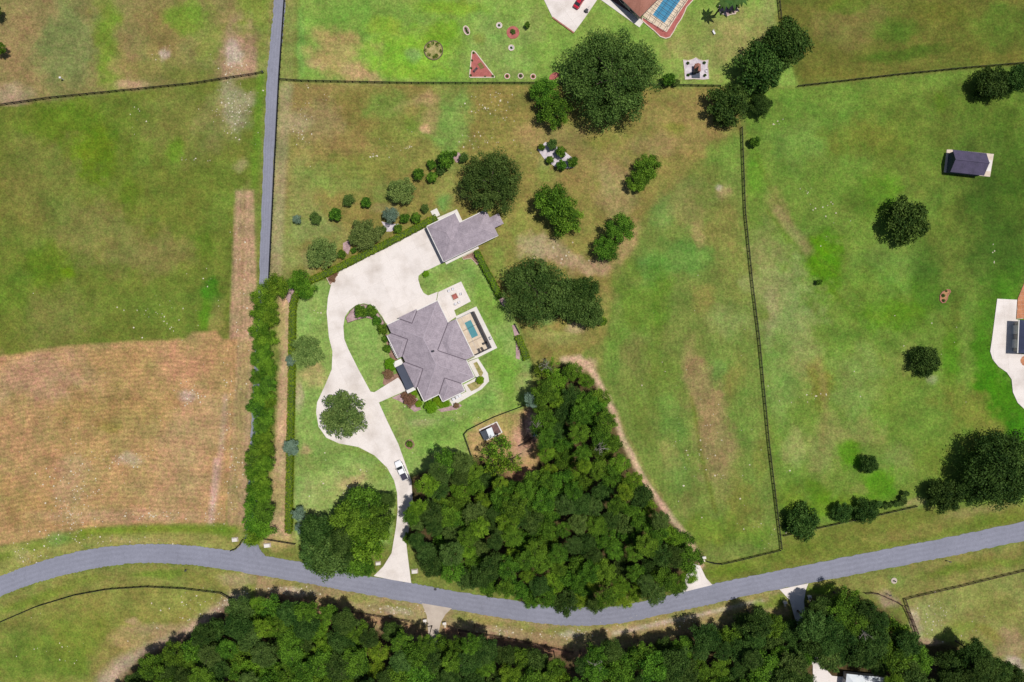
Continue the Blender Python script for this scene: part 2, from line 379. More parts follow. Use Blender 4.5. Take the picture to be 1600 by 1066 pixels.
# ploughed strip and brown hay field
poly([(368, 298), (396, 298), (400, 440), (398, 520), (386, 830), (356, 830), (358, 530)], (170, 142, 114), 3, 1)
HF = [(-900, 800), (0, 557), (100, 541), (200, 534), (290, 531), (300, 520), (338, 517), (348, 530), (372, 530), (362, 700), (352, 818), (200, 820), (120, 828), (60, 842), (0, 853), (-900, 1000)]
poly(HF, (172, 140, 99), 3, 1)
blob(60, 590, 90, 40, (176, 140, 116), .7); blob(200, 570, 90, 26, (160, 132, 88), .6); blob(180, 640, 110, 40, (158, 132, 84), .75); blob(250, 600, 60, 60, (172, 140, 96), .5)
blob(280, 570, 40, 40, (182, 136, 108), .6); blob(150, 690, 90, 40, (162, 136, 90), .55); blob(300, 680, 60, 80, (180, 146, 114), .6); blob(110, 750, 34, 50, (166, 140, 108), .7)
blob(170, 668, 22, 10, (140, 128, 66), .6); blob(40, 780, 60, 50, (160, 130, 84), .6); blob(290, 620, 16, 10, (192, 170, 162), .6); blob(200, 716, 26, 12, (186, 166, 152), .5); blob(270, 770, 70, 36, (176, 140, 110), .5); blob(30, 700, 50, 60, (170, 132, 98), .5)
line([(352, 620), (344, 720), (332, 810)], 8, (184, 152, 138), .6, 4); line([(338, 720), (328, 816)], 8, (190, 160, 156), .6, 4)
line([(380, 300), (376, 520), (366, 700), (360, 830)], 4, (150, 126, 92), .5, 2)
line([(384, 540), (372, 700), (366, 820)], 16, (158, 142, 92), .6, 6)
adj(0, 2, 0)
# verges by the road, left
poly([(-900, 1000), (0, 858), (60, 846), (120, 829), (200, 821), (380, 820), (384, 850), (362, 862), (275, 852), (212, 852), (100, 868), (0, 903), (-900, 1300)], (146, 142, 78), 4, 2)
line([(-60, 896), (0, 872), (60, 852), (130, 838)], 12, (112, 130, 48), .8, 5); line([(130, 832), (240, 826), (365, 828)], 12, (112, 132, 36), .8, 5); blob(90, 840, 22, 14, (120, 142, 76), .7); blob(350, 832, 22, 12, (104, 132, 40), .7)
blob(220, 845, 60, 7, (168, 150, 100), .5); blob(35, 868, 18, 14, (162, 150, 100), .6); blob(200, 806, 160, 12, (178, 144, 112), .7)
poly([(-900, 1400), (0, 934), (100, 901), (212, 882), (325, 888), (400, 898), (400, 930), (347, 924), (230, 914), (120, 927), (0, 971), (-900, 1450)], (136, 132, 70), 4, 2)
blob(60, 935, 80, 9, (114, 130, 44), .7, -18); blob(250, 897, 50, 8, (106, 130, 42), .7); blob(130, 905, 40, 7, (120, 130, 52), .6, -8); blob(372, 905, 34, 14, (166, 146, 112), .7); blob(310, 905, 30, 9, (128, 134, 60), .5)
adj(12, 4, 6)
# south-west meadow
SW = [(-900, 1450), (0, 974), (60, 948), (120, 930), (230, 917), (347, 927), (366, 938), (300, 990), (230, 1030), (180, 1080), (100, 1700), (-900, 1700)]
poly(SW, (122, 128, 60), 3, 1)
blob(60, 1030, 90, 60, (92, 122, 40), .85); blob(150, 975, 90, 28, (122, 130, 56), .6); blob(120, 1010, 60, 50, (104, 128, 40), .6); blob(285, 945, 60, 22, (128, 140, 66), .7); blob(170, 1050, 40, 40, (138, 130, 72), .7)
line([(372, 935), (330, 965), (280, 1000), (215, 1025), (165, 1066)], 22, (178, 158, 140), .85, 12, 6); blob(205, 970, 10, 7, (168, 144, 112), .7); blob(240, 985, 50, 14, (166, 144, 112), .6); blob(205, 1000, 40, 18, (158, 138, 96), .6)
adj(0, 0, 0)
# south roadside
poly([(400, 898), (500, 915), (660, 944), (800, 968), (887, 978), (950, 976), (1112, 945), (1225, 920), (1235, 960), (1100, 1000), (900, 1060), (600, 1010), (400, 960)], (158, 140, 100), 4, 2)
for a in ((450, 915), (560, 935), (620, 950), (730, 965), (770, 972), (820, 980), (870, 988)): blob(a[0], a[1], 30, 7, (134, 136, 66), .7, 11)
line([(430, 933), (520, 955), (640, 982), (665, 990)], 14, (152, 116, 92), .7, 5); line([(700, 985), (800, 1004), (900, 1024), (960, 1012)], 16, (160, 116, 96), .8, 5)
blob(620, 955, 26, 6, (186, 168, 148), .6, 8); blob(890, 993, 22, 5, (190, 176, 160), .6); blob(460, 925, 40, 6, (186, 168, 150), .6, 6); blob(760, 985, 60, 8, (172, 150, 120), .6, 9)
line([(960, 990), (1060, 968), (1190, 938)], 5, (196, 180, 164), .7, 3); line([(970, 1000), (1100, 972), (1180, 950)], 5, (142, 124, 70), .6, 3); line([(900, 985), (1010, 970), (1110, 950), (1200, 930)], 7, (140, 138, 70), .6, 3)
blob(1185, 945, 14, 10, (112, 140, 48), .8); blob(1210, 940, 18, 14, (112, 136, 40), .8)
# under the woods: leaf litter, darkened to paint in the shade between crowns
LITTER_SHADE = (84, 66, 46)
CW = [(822, 626), (856, 572), (900, 566), (932, 596), (958, 650), (985, 716), (1040, 788), (1092, 870), (1095, 895), (1050, 922), (990, 930), (930, 942), (860, 936), (800, 926), (720, 908), (665, 884), (640, 850), (632, 800), (640, 748), (662, 718), (710, 706), (740, 716), (790, 690), (835, 680)]
poly(CW, LITTER_SHADE, 8, 5, .9)
poly([(185, 1066), (222, 1024), (300, 988), (352, 950), (440, 942), (560, 975), (680, 1008), (820, 1016), (900, 1032), (1000, 1010), (1150, 975), (1235, 965), (1270, 935), (1330, 928), (1385, 950), (1425, 995), (1500, 1010), (1600, 1060), (1900, 1500), (100, 1500)], LITTER_SHADE, 8, 5, .9)
adj(15, 9, 13)
# lawns of the lot
LAWN = (122, 152, 72)
poly([(462, 484), (475, 455), (500, 436), (520, 440), (700, 405), (745, 392), (790, 470), (812, 520), (830, 570), (826, 630), (770, 652), (725, 676), (736, 712), (640, 745), (620, 770), (612, 850), (560, 850), (460, 850)], LAWN, 4, 1.5)
poly([(436, 430), (462, 430), (462, 480), (456, 560), (454, 850), (410, 850), (430, 700), (438, 560)], (170, 146, 108), 5, 2)
line([(448, 520), (442, 640), (436, 800)], 4, (176, 156, 116), .6, 3); blob(430, 770, 16, 40, (152, 142, 84), .7); blob(437, 845, 26, 14, (150, 144, 82), .8); blob(440, 510, 8, 40, (150, 146, 82), .6)
blob(490, 590, 22, 22, (176, 160, 104), .7); blob(480, 640, 20, 60, (126, 158, 74), .6); blob(475, 480, 14, 40, (116, 150, 76), .6); blob(530, 760, 60, 40, (140, 154, 84), .6); blob(550, 755, 26, 14, (182, 158, 112), .6); blob(500, 720, 40, 24, (108, 142, 60), .6)
blob(480, 780, 22, 40, (140, 158, 90), .5); blob(570, 705, 40, 12, (112, 134, 56), .7, 10); blob(596, 735, 14, 26, (112, 136, 54), .6, 40); blob(468, 620, 8, 24, (176, 156, 130), .6); blob(478, 700, 10, 10, (176, 146, 110), .6)
blob(560, 560, 22, 34, (118, 152, 70), .6); blob(690, 690, 60, 26, (108, 150, 56), .7, -22); blob(655, 650, 34, 20, (112, 146, 66), .6); blob(745, 655, 40, 12, (118, 158, 60), .6, -26); blob(625, 665, 14, 40, (134, 140, 76), .5, -25); blob(660, 660, 26, 8, (160, 150, 112), .4, -8); blob(690, 712, 24, 8, (150, 140, 84), .7, -20)
blob(790, 590, 26, 60, (100, 148, 44), .8, -20); blob(760, 470, 20, 46, (104, 146, 50), .8, -28); blob(690, 435, 40, 12, (118, 138, 62), .8, -25); blob(670, 440, 14, 14, (104, 142, 60), .6); blob(795, 630, 30, 14, (126, 156, 66), .6); blob(745, 630, 30, 12, (100, 150, 60), .5, -26)
blob(815, 600, 14, 24, (150, 160, 92), .5)
adj(-6, 3, 0)
# north lot between lane and paddock
NL = [(438, 129), (640, 132), (833, 133), (1150, 137), (1160, 220), (1110, 250), (1010, 330), (960, 400), (950, 520), (900, 560), (835, 575), (812, 510), (745, 392), (690, 335), (665, 355), (520, 425), (462, 440), (424, 440)]
poly(NL, (142, 124, 68), 4, 2)
blob(490, 150, 60, 30, (146, 116, 74), .7); blob(500, 195, 50, 34, (158, 128, 92), .7); blob(560, 170, 40, 30, (132, 110, 58), .6); blob(470, 190, 20, 26, (172, 144, 116), .6); blob(540, 230, 70, 22, (146, 120, 72), .6)
blob(600, 165, 36, 26, (118, 134, 60), .8); blob(660, 195, 26, 26, (124, 130, 62), .7); blob(705, 200, 30, 70, (122, 146, 72), .8); blob(610, 210, 40, 24, (124, 134, 58), .6); blob(668, 155, 22, 13, (170, 136, 96), .8); blob(674, 186, 14, 20, (164, 136, 92), .7); blob(664, 200, 9, 7, (196, 150, 116), .85); blob(640, 190, 16, 16, (112, 124, 48), .7); blob(630, 165, 24, 6, (160, 146, 90), .5, -20)
blob(770, 190, 44, 60, (142, 122, 66), .8); blob(860, 215, 60, 34, (158, 128, 84), .8); blob(930, 260, 70, 50, (156, 128, 80), .75); blob(1080, 190, 70, 50, (154, 128, 78), .8); blob(1055, 200, 22, 12, (126, 130, 46), .6); blob(940, 220, 30, 12, (138, 130, 62), .6); blob(1020, 225, 40, 20, (160, 132, 92), .5)
blob(470, 300, 40, 80, (146, 142, 82), .7); blob(520, 280, 70, 26, (132, 142, 70), .75); blob(570, 260, 60, 20, (130, 128, 58), .6); blob(500, 360, 50, 30, (136, 146, 84), .7); blob(600, 300, 20, 14, (126, 142, 70), .6); blob(700, 300, 30, 30, (146, 142, 76), .7); blob(695, 315, 16, 12, (118, 148, 78), .7); blob(600, 325, 26, 12, (168, 142, 98), .6); blob(580, 415, 60, 8, (170, 148, 110), .5, -28)
blob(640, 250, 60, 20, (142, 138, 70), .6); blob(445, 400, 22, 40, (142, 148, 86), .6); blob(480, 410, 20, 20, (150, 142, 96), .5)
blob(800, 370, 40, 50, (150, 140, 74), .7); blob(810, 350, 12, 30, (132, 142, 64), .6); blob(845, 385, 34, 20, (184, 152, 126), .8); blob(885, 405, 40, 14, (184, 150, 122), .8, 20); blob(930, 420, 30, 16, (174, 142, 112), .8); blob(960, 300, 34, 50, (164, 136, 96), .7); blob(980, 385, 20, 40, (170, 136, 98), .7, 20); blob(900, 300, 30, 40, (148, 126, 70), .6)
blob(780, 420, 20, 34, (136, 144, 68), .7, -30); blob(870, 525, 50, 14, (156, 148, 86), .7); blob(900, 510, 16, 10, (196, 160, 128), .7); blob(945, 480, 10, 34, (160, 144, 82), .6); blob(855, 500, 16, 8, (104, 140, 76), .6); blob(850, 255, 14, 12, (150, 150, 92), .6); blob(850, 270, 20, 14, (132, 142, 66), .6)
line([(446, 135), (436, 270), (428, 430)], 22, (168, 146, 112), .75, 6)
line([(448, 10), (442, 120)], 30, (150, 146, 84), .6, 6)
adj(20, 12, 10)
# neighbour's lawn in the north
poly([(470, -900), (2000, -900), (1400, 0), (1217, 0), (1219, 40), (1245, 134), (1120, 134), (833, 130), (640, 130), (466, 127)], (110, 146, 62), 5, 2)
blob(560, 30, 90, 26, (88, 134, 48), .7); blob(700, 10, 60, 20, (108, 148, 30), .7); blob(640, 80, 70, 40, (108, 160, 36), .75); blob(600, 40, 34, 14, (126, 160, 44), .6, 10); blob(690, 55, 26, 24, (96, 146, 24), .7); blob(660, 115, 60, 14, (116, 162, 44), .7); blob(470, 70, 8, 60, (96, 142, 64), .7)
blob(530, 85, 48, 42, (150, 136, 86), .85, 25); blob(565, 115, 34, 14, (164, 142, 102), .8, 20); blob(495, 100, 22, 10, (158, 138, 96), .7); blob(520, 112, 14, 12, (130, 138, 70), .6); blob(645, 85, 16, 10, (120, 156, 96), .6)
blob(780, 70, 60, 50, (116, 146, 76), .7); blob(830, 40, 30, 34, (120, 142, 74), .6); blob(800, 115, 40, 14, (124, 142, 78), .6); blob(750, 60, 12, 12, (120, 130, 50), .5)
blob(1100, 70, 70, 60, (122, 132, 72), .85); blob(1160, 50, 50, 50, (134, 134, 80), .7); blob(1060, 80, 26, 20, (134, 132, 78), .6); blob(1075, 40, 24, 30, (116, 140, 62), .6); blob(1205, 20, 16, 30, (122, 136, 80), .6)
adj(-22, -9, -16)  # lens vignetting and view-angle darkening painted into this field's colour
# north-east field
poly([(1217, -900), (2600, -900), (2600, -20), (1600, 98), (1400, 117), (1248, 134), (1219, 40), (1217, 0)], (130, 120, 64), 4, 1.5)
blob(1330, 40, 60, 36, (146, 124, 80), .7); blob(1240, 40, 30, 40, (138, 122, 68), .6); blob(1400, 48, 50, 18, (106, 124, 52), .7); blob(1320, 10, 40, 14, (116, 128, 50), .6); blob(1410, 85, 80, 12, (90, 110, 42), .7, -8); blob(1560, 40, 60, 40, (106, 122, 54), .7); blob(1500, 60, 40, 34, (126, 116, 60), .6); blob(1470, 20, 50, 20, (122, 116, 54), .6); blob(1560, 90, 60, 12, (140, 122, 66), .6); blob(1300, 115, 60, 10, (136, 120, 64), .6)
adj(-12, 0, -4)
# east paddock with the fence on its right
EP = [(1162, 205), (1166, 330), (1187, 530), (1202, 690), (1221, 858), (1122, 880), (1100, 876), (1085, 850), (1040, 785), (985, 712), (958, 640), (940, 590), (945, 540), (960, 470), (985, 400), (1030, 320), (1100, 255)]
poly(EP, (128, 132, 66), 6, 3)
blob(1130, 240, 30, 34, (120, 140, 60), .6); blob(1100, 270, 40, 20, (128, 128, 62), .6); blob(1035, 330, 20, 34, (118, 144, 76), .5); blob(1060, 400, 60, 26, (110, 142, 66), .7); blob(1020, 420, 26, 24, (100, 136, 64), .7); blob(1070, 320, 34, 40, (152, 134, 84), .65); blob(1092, 365, 12, 24, (176, 142, 98), .7, -15); blob(1130, 300, 14, 10, (182, 146, 110), .7); blob(1122, 292, 6, 5, (214, 186, 172), .7); blob(1130, 350, 30, 46, (152, 128, 74), .6); blob(1000, 480, 46, 60, (112, 128, 46), .7); blob(1095, 465, 18, 26, (154, 132, 74), .6); blob(1150, 430, 24, 50, (140, 130, 70), .5); blob(1140, 500, 40, 30, (152, 150, 92), .6); blob(960, 530, 20, 30, (116, 136, 56), .6)
blob(1030, 470, 20, 80, (104, 126, 40), .5); blob(985, 560, 20, 34, (144, 130, 76), .6); blob(955, 570, 12, 30, (120, 140, 62), .5); blob(1030, 590, 30, 60, (116, 126, 50), .6); blob(1050, 650, 20, 60, (116, 138, 66), .6, -18); blob(1090, 605, 24, 80, (162, 130, 92), .85, -12); blob(1112, 640, 34, 40, (160, 128, 90), .85); blob(1150, 590, 20, 30, (150, 126, 70), .6); blob(1120, 580, 14, 20, (118, 142, 72), .6); blob(1165, 640, 20, 60, (124, 142, 66), .6); blob(1122, 705, 36, 70, (160, 130, 92), .8, -10); blob(1160, 790, 30, 50, (142, 126, 60), .6); blob(1060, 740, 24, 30, (120, 138, 70), .5, -30); blob(1045, 710, 16, 26, (160, 144, 86), .7, -30); blob(1190, 720, 12, 40, (138, 128, 62), .6); blob(1110, 830, 50, 30, (120, 128, 44), .7); blob(1180, 840, 30, 16, (112, 130, 46), .7); blob(1070, 790, 16, 20, (140, 130, 74), .6); blob(1000, 650, 14, 60, (124, 130, 58), .6, -18)
line([(1080, 620), (1098, 720), (1118, 800)], 5, (110, 112, 34), .6, 4)
adj(0, 0, 0)
# sand track along the wood
line([(880, 562), (905, 560), (926, 580), (938, 606), (958, 642), (975, 690), (1000, 738), (1030, 785), (1060, 822), (1085, 860), (1096, 884)], 9, (204, 172, 146), .9, 4, 3)
line([(966, 650), (985, 690), (1008, 735), (1036, 778)], 3, (150, 140, 84), .6, 2); blob(910, 570, 22, 14, (190, 158, 132), .8, 20); poly([(727, 677), (770, 654), (818, 637), (836, 640), (842, 700), (838, 760), (826, 800), (806, 800), (796, 740), (770, 722), (738, 712)], (178, 148, 102), 6, 3, .95); blob(822, 680, 24, 40, (196, 154, 130), .9); blob(815, 765, 22, 40, (184, 130, 106), .9); blob(832, 668, 14, 24, (202, 166, 150), .8); blob(752, 672, 12, 20, (186, 160, 110), .6, -20); blob(790, 660, 20, 12, (158, 148, 84), .6, -20)
adj(-7, 2, -8)
# east pasture
EA = [(1164, 140), (1248, 138), (1400, 120), (1600, 102), (2600, -10), (2600, 700), (1600, 785), (1430, 792), (1317, 816), (1222, 836), (1204, 690), (1189, 530), (1168, 330)]
poly(EA, (116, 132, 62), 3, 1)
blob(1300, 190, 110, 50, (112, 136, 62), .7); blob(1250, 220, 40, 40, (122, 140, 74), .6); blob(1430, 170, 90, 40, (116, 124, 58), .7); blob(1560, 200, 26, 20, (66, 104, 34), .85); blob(1540, 170, 60, 40, (110, 122, 50), .6); blob(1360, 220, 70, 34, (118, 126, 52), .6); blob(1470, 160, 12, 20, (98, 124, 26), .6); blob(1300, 290, 34, 30, (106, 130, 54), .5); blob(1250, 300, 26, 40, (112, 126, 60), .5); blob(1180, 270, 16, 40, (96, 134, 40), .6)
blob(1290, 410, 34, 44, (88, 132, 16), .85, -20); blob(1270, 390, 24, 20, (96, 134, 20), .7); blob(1225, 470, 50, 90, (154, 154, 104), .75, -8); blob(1215, 330, 20, 40, (150, 134, 88), .6, -25); blob(1195, 420, 26, 80, (150, 140, 96), .6); blob(1205, 490, 12, 50, (164, 148, 114), .5)
line([(1200, 330), (1240, 380), (1290, 440), (1340, 500)], 6, (88, 110, 26), .6, 5); blob(1380, 300, 34, 34, (92, 132, 26), .6); blob(1500, 350, 50, 60, (128, 124, 60), .7); blob(1470, 390, 60, 34, (120, 124, 62), .7, -30); blob(1560, 320, 40, 70, (86, 112, 36), .7); blob(1440, 420, 30, 50, (84, 112, 40), .6); blob(1580, 400, 26, 50, (80, 110, 36), .6); blob(1395, 420, 60, 30, (116, 142, 68), .6, 20)
blob(1370, 470, 60, 50, (112, 134, 56), .6); blob(1400, 490, 50, 30, (96, 130, 26), .7); blob(1450, 470, 26, 40, (92, 124, 28), .7); blob(1490, 500, 14, 60, (108, 112, 50), .7); blob(1575, 430, 34, 40, (74, 122, 22), .75); blob(1570, 480, 40, 30, (76, 118, 24), .7); blob(1540, 560, 20, 90, (70, 118, 16), .8); blob(1570, 630, 34, 60, (68, 122, 10), .85, -20); blob(1590, 680, 30, 30, (64, 122, 8), .85); blob(1490, 560, 16, 50, (84, 128, 24), .7)
blob(1260, 560, 30, 60, (146, 142, 92), .7); blob(1280, 600, 20, 40, (136, 122, 58), .7); blob(1220, 600, 26, 70, (130, 146, 84), .7); blob(1340, 600, 50, 60, (136, 148, 86), .7); blob(1290, 700, 34, 50, (150, 142, 92), .7); blob(1240, 700, 20, 34, (152, 148, 98), .7); blob(1380, 640, 40, 50, (116, 134, 58), .6); blob(1420, 590, 40, 26, (120, 134, 62), .6); blob(1455, 592, 12, 10, (168, 158, 130), .6); blob(1450, 680, 50, 50, (118, 136, 62), .6); blob(1510, 640, 40, 60, (122, 122, 58), .75, -30); blob(1550, 660, 30, 26, (136, 122, 66), .6, -40); blob(1340, 680, 40, 30, (150, 138, 92), .5); blob(1420, 560, 30, 30, (136, 136, 78), .6)
blob(1325, 710, 22, 26, (90, 136, 20), .8, -40); blob(1380, 750, 30, 36, (84, 132, 22), .8, -30); blob(1300, 790, 70, 20, (104, 128, 34), .7, -10); blob(1240, 790, 26, 34, (118, 130, 44), .6); blob(1280, 770, 30, 14, (92, 126, 22), .6, 30); blob(1400, 720, 40, 24, (142, 144, 88), .6); blob(1460, 720, 30, 26, (118, 128, 56), .6); blob(1345, 765, 14, 8, (146, 146, 84), .5); blob(1430, 785, 22, 8, (166, 148, 108), .6, -12)
adj(-4, -2, -4)
blob(1530, 300, 110, 230, (84, 106, 42), .5); blob(1565, 320, 70, 130, (68, 92, 34), .8); blob(1345, 310, 40, 40, (90, 120, 42), .7); blob(1390, 400, 60, 30, (108, 130, 62), .5); blob(1420, 230, 100, 60, (104, 116, 46), .45); blob(1450, 430, 26, 70, (76, 106, 40), .6, -15); blob(1590, 250, 40, 120, (84, 106, 36), .5); blob(1340, 210, 50, 34, (116, 112, 50), .5)
line([(1172, 215), (1205, 300), (1250, 372), (1300, 420), (1352, 470)], 4, (96, 106, 40), .5, 5, 4); line([(1215, 330), (1238, 360), (1262, 392)], 16, (154, 136, 96), .6, 6, 4); line([(1340, 400), (1400, 450), (1440, 500), (1470, 560)], 4, (88, 112, 36), .45, 5, 4)
line([(1280, 560), (1290, 640), (1284, 700)], 10, (148, 132, 82), .5, 6, 4); line([(1400, 470), (1380, 520), (1410, 560)], 5, (100, 118, 44), .4, 4, 4)
# verge and field south-east
poly([(1100, 880), (1122, 884), (1222, 860), (1222, 840), (1317, 820), (1430, 796), (1600, 790), (2600, 600), (2600, 640), (1600, 813), (1350, 864), (1200, 894), (1112, 912)], (118, 124, 56), 4, 2)
blob(1250, 860, 60, 12, (104, 118, 44), .6, -13); blob(1430, 830, 90, 10, (136, 126, 70), .7, -12); blob(1520, 800, 60, 10, (150, 134, 88), .7, -10); blob(1560, 815, 50, 7, (112, 126, 46), .6, -12); blob(1350, 835, 60, 12, (124, 126, 60), .6, -12); blob(1140, 890, 40, 10, (106, 128, 40), .7, -12)
poly([(1262, 912), (1350, 896), (1475, 872), (1600, 847), (2600, 660), (2600, 690), (1600, 892), (1500, 915), (1412, 935), (1405, 946), (1366, 926), (1330, 930), (1262, 935)], (136, 132, 74), 4, 2)
blob(1500, 887, 70, 9, (102, 122, 40), .75, -12); blob(1360, 912, 40, 12, (148, 140, 80), .6); blob(1400, 905, 16, 14, (122, 142, 70), .6); blob(1285, 922, 26, 10, (104, 134, 34), .8); blob(1560, 870, 50, 8, (136, 126, 70), .6, -12); blob(1385, 935, 20, 12, (170, 142, 124), .8, 30); blob(1570, 880, 40, 8, (108, 126, 44), .6, -12)
poly([(1414, 938), (1500, 917), (1600, 893), (2600, 700), (2600, 1300), (1640, 1100), (1580, 1040), (1510, 1000), (1440, 1000)], (140, 140, 80), 3, 1)
blob(1450, 965, 30, 30, (148, 146, 96), .7); blob(1432, 975, 10, 26, (186, 164, 146), .7, -15); blob(1500, 985, 40, 14, (124, 140, 60), .7, -10); blob(1560, 950, 50, 26, (128, 132, 66), .6, 30); blob(1580, 1010, 30, 24, (160, 136, 104), .8, 30); blob(1590, 1040, 22, 12, (192, 172, 160), .8, 30); blob(1545, 990, 30, 10, (134, 126, 60), .6, 35); blob(1455, 1003, 26, 6, (180, 150, 130), .7)

adj(0, 0, 0)
# mowing direction
mow(HF, np.hypot(X - 230, Y - 1700) / S, 1.0)
mow([(360, 300), (398, 300), (388, 830), (352, 830)], (X + (Y - 300) * .04) / S, .7, 3)
mow([(440, 132), (830, 136), (830, 250), (700, 260), (600, 300), (440, 330)], (Y - X * .01) / S, .55)
mow(EP, (X - Y * .085) / S, .5)
mow([(1440, 60), (1600, 40), (1600, 95), (1300, 125)], (Y + X * .11) / S, .4)
mow([(210, 60), (390, 40), (400, 110), (200, 135)], (Y + X * .05) / S, .5)
mow([(480, 10), (700, 20), (720, 125), (480, 120)], (Y - X * .12) / S, .3)
mow([(1230, 540), (1600, 540), (1600, 780), (1230, 820)], (X + Y * .1) / S, .25)
mow([(100, 836), (360, 826), (360, 852), (100, 862)], Y / S, .5, 4)
# ground strips painted along the fences to thicken their faint shadow line
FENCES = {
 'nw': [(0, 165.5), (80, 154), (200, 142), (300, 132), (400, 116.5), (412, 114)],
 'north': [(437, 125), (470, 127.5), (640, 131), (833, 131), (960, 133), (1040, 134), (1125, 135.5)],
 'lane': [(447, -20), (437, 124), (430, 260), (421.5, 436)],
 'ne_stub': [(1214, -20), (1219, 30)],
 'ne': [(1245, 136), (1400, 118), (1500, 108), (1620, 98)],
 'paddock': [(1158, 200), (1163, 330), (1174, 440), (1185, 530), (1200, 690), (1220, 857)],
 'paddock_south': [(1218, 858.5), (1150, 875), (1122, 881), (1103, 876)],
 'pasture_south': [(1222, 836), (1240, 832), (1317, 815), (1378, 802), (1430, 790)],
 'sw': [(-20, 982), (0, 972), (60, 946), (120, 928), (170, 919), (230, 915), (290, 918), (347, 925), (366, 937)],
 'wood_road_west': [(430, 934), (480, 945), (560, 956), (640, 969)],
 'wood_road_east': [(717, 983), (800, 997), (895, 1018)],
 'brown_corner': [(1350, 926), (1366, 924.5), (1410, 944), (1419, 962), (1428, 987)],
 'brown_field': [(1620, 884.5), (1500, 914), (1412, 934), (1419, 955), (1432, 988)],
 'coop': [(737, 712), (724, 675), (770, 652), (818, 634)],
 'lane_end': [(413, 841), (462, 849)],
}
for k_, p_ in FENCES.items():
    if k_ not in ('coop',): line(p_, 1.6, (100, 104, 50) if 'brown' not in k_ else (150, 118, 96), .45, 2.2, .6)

# natural drift of the sward: patches of drier and greener growth, lighter and darker clumps
dr = (fbm(X / 48 + 3, Y / 48 + 8, 101, 5) - .5) * 2; dr2 = (fbm(X / 15, Y / 15, 113, 4) - .5) * 2; lu = (fbm(X / 20 + 7, Y / 20, 127, 5) - .5) * 2
C *= 1 + np.outer(dr * .5 + dr2 * .75, [.22, -.01, .14]) + np.outer(lu, [.32, .32, .32])
C = np.clip(C, .004, .8)
nxg, nyg = gx.size, gy.size
co = np.empty((X.size, 3)); co[:, 0] = (X - 800) / S; co[:, 1] = (533 - Y) / S
co[:, 2] = (fbm(X / 60, Y / 60, 77) - .5) * .10 - .06
idx = np.arange(nxg * nyg).reshape(nyg, nxg)
quads = np.stack([idx[:-1, :-1].ravel(), idx[1:, :-1].ravel(), idx[1:, 1:].ravel(), idx[:-1, 1:].ravel()], 1)
me = bpy.data.meshes.new('ground'); me.vertices.add(X.size); me.vertices.foreach_set('co', co.ravel())
me.loops.add(quads.size); me.loops.foreach_set('vertex_index', quads.ravel().astype(np.int32))
me.polygons.add(len(quads)); me.polygons.foreach_set('loop_start', np.arange(0, quads.size, 4, dtype=np.int32))
me.polygons.foreach_set('loop_total', np.full(len(quads), 4, np.int32)); me.update(calc_edges=True)
ca = me.color_attributes.new('soil', 'FLOAT_COLOR', 'POINT')
C4 = np.ones((X.size, 4), np.float32); C4[:, :3] = C; ca.data.foreach_set('color', C4.ravel())
for nm, arr in (('mow', MOW), ('mowamp', MA)):
    a_ = me.attributes.new(nm, 'FLOAT', 'POINT'); a_.data.foreach_set('value', arr.astype(np.float32))
me.polygons.foreach_set('use_smooth', [True] * len(me.polygons))
gm = bpy.data.materials.new('grassland'); gm.use_nodes = True; n = gm.node_tree.nodes; L = gm.node_tree.links
b = n['Principled BSDF']; b.inputs['Roughness'].default_value = .95; b.inputs['Specular IOR Level'].default_value = .1
geo = n.new('ShaderNodeNewGeometry')
def noise(scale, detail=4, rough=.55):
    z = n.new('ShaderNodeTexNoise'); z.inputs['Scale'].default_value = scale; z.inputs['Detail'].default_value = detail; z.inputs['Roughness'].default_value = rough
    L.new(geo.outputs['Position'], z.inputs['Vector']); return z.outputs[0]
def mrange(src, a, b_, c, d):
    z = n.new('ShaderNodeMapRange'); z.inputs[1].default_value = a; z.inputs[2].default_value = b_; z.inputs[3].default_value = c; z.inputs[4].default_value = d
    L.new(src, z.inputs[0]); return z.outputs[0]
def math_(op, a, b_=None):
    z = n.new('ShaderNodeMath'); z.operation = op
    for i, v in enumerate((a, b_)):
        if v is None: continue
        if isinstance(v, (int, float)): z.inputs[i].default_value = v
        else: L.new(v, z.inputs[i])
    return z.outputs[0]
at = n.new('ShaderNodeAttribute'); at.attribute_name = 'soil'
am = n.new('ShaderNodeAttribute'); am.attribute_name = 'mow'
aa = n.new('ShaderNodeAttribute'); aa.attribute_name = 'mowamp'
f = mrange(noise(.22, 6, .62), .3, .7, .86, 1.14)
f = math_('MULTIPLY', f, mrange(noise(.8, 5, .75), .3, .7, .70, 1.30))
f = math_('MULTIPLY', f, mrange(noise(2.0, 3, .75), .28, .72, .64, 1.36))
wob = math_('MULTIPLY', mrange(noise(.15, 3), .3, .7, -.5, .5), 1.0)
ph = math_('MULTIPLY', math_('ADD', am.outputs['Fac'], wob), 2 * math.pi / 1.3)
st = math_('MULTIPLY', math_('SINE', ph), math_('MULTIPLY', aa.outputs['Fac'], mrange(noise(.35, 5), .32, .7, .02, .15)))
f = math_('MULTIPLY', f, math_('ADD', st, 1.0))
sc = n.new('ShaderNodeVectorMath'); sc.operation = 'SCALE'; L.new(at.outputs['Color'], sc.inputs[0]); L.new(f, sc.inputs[3])
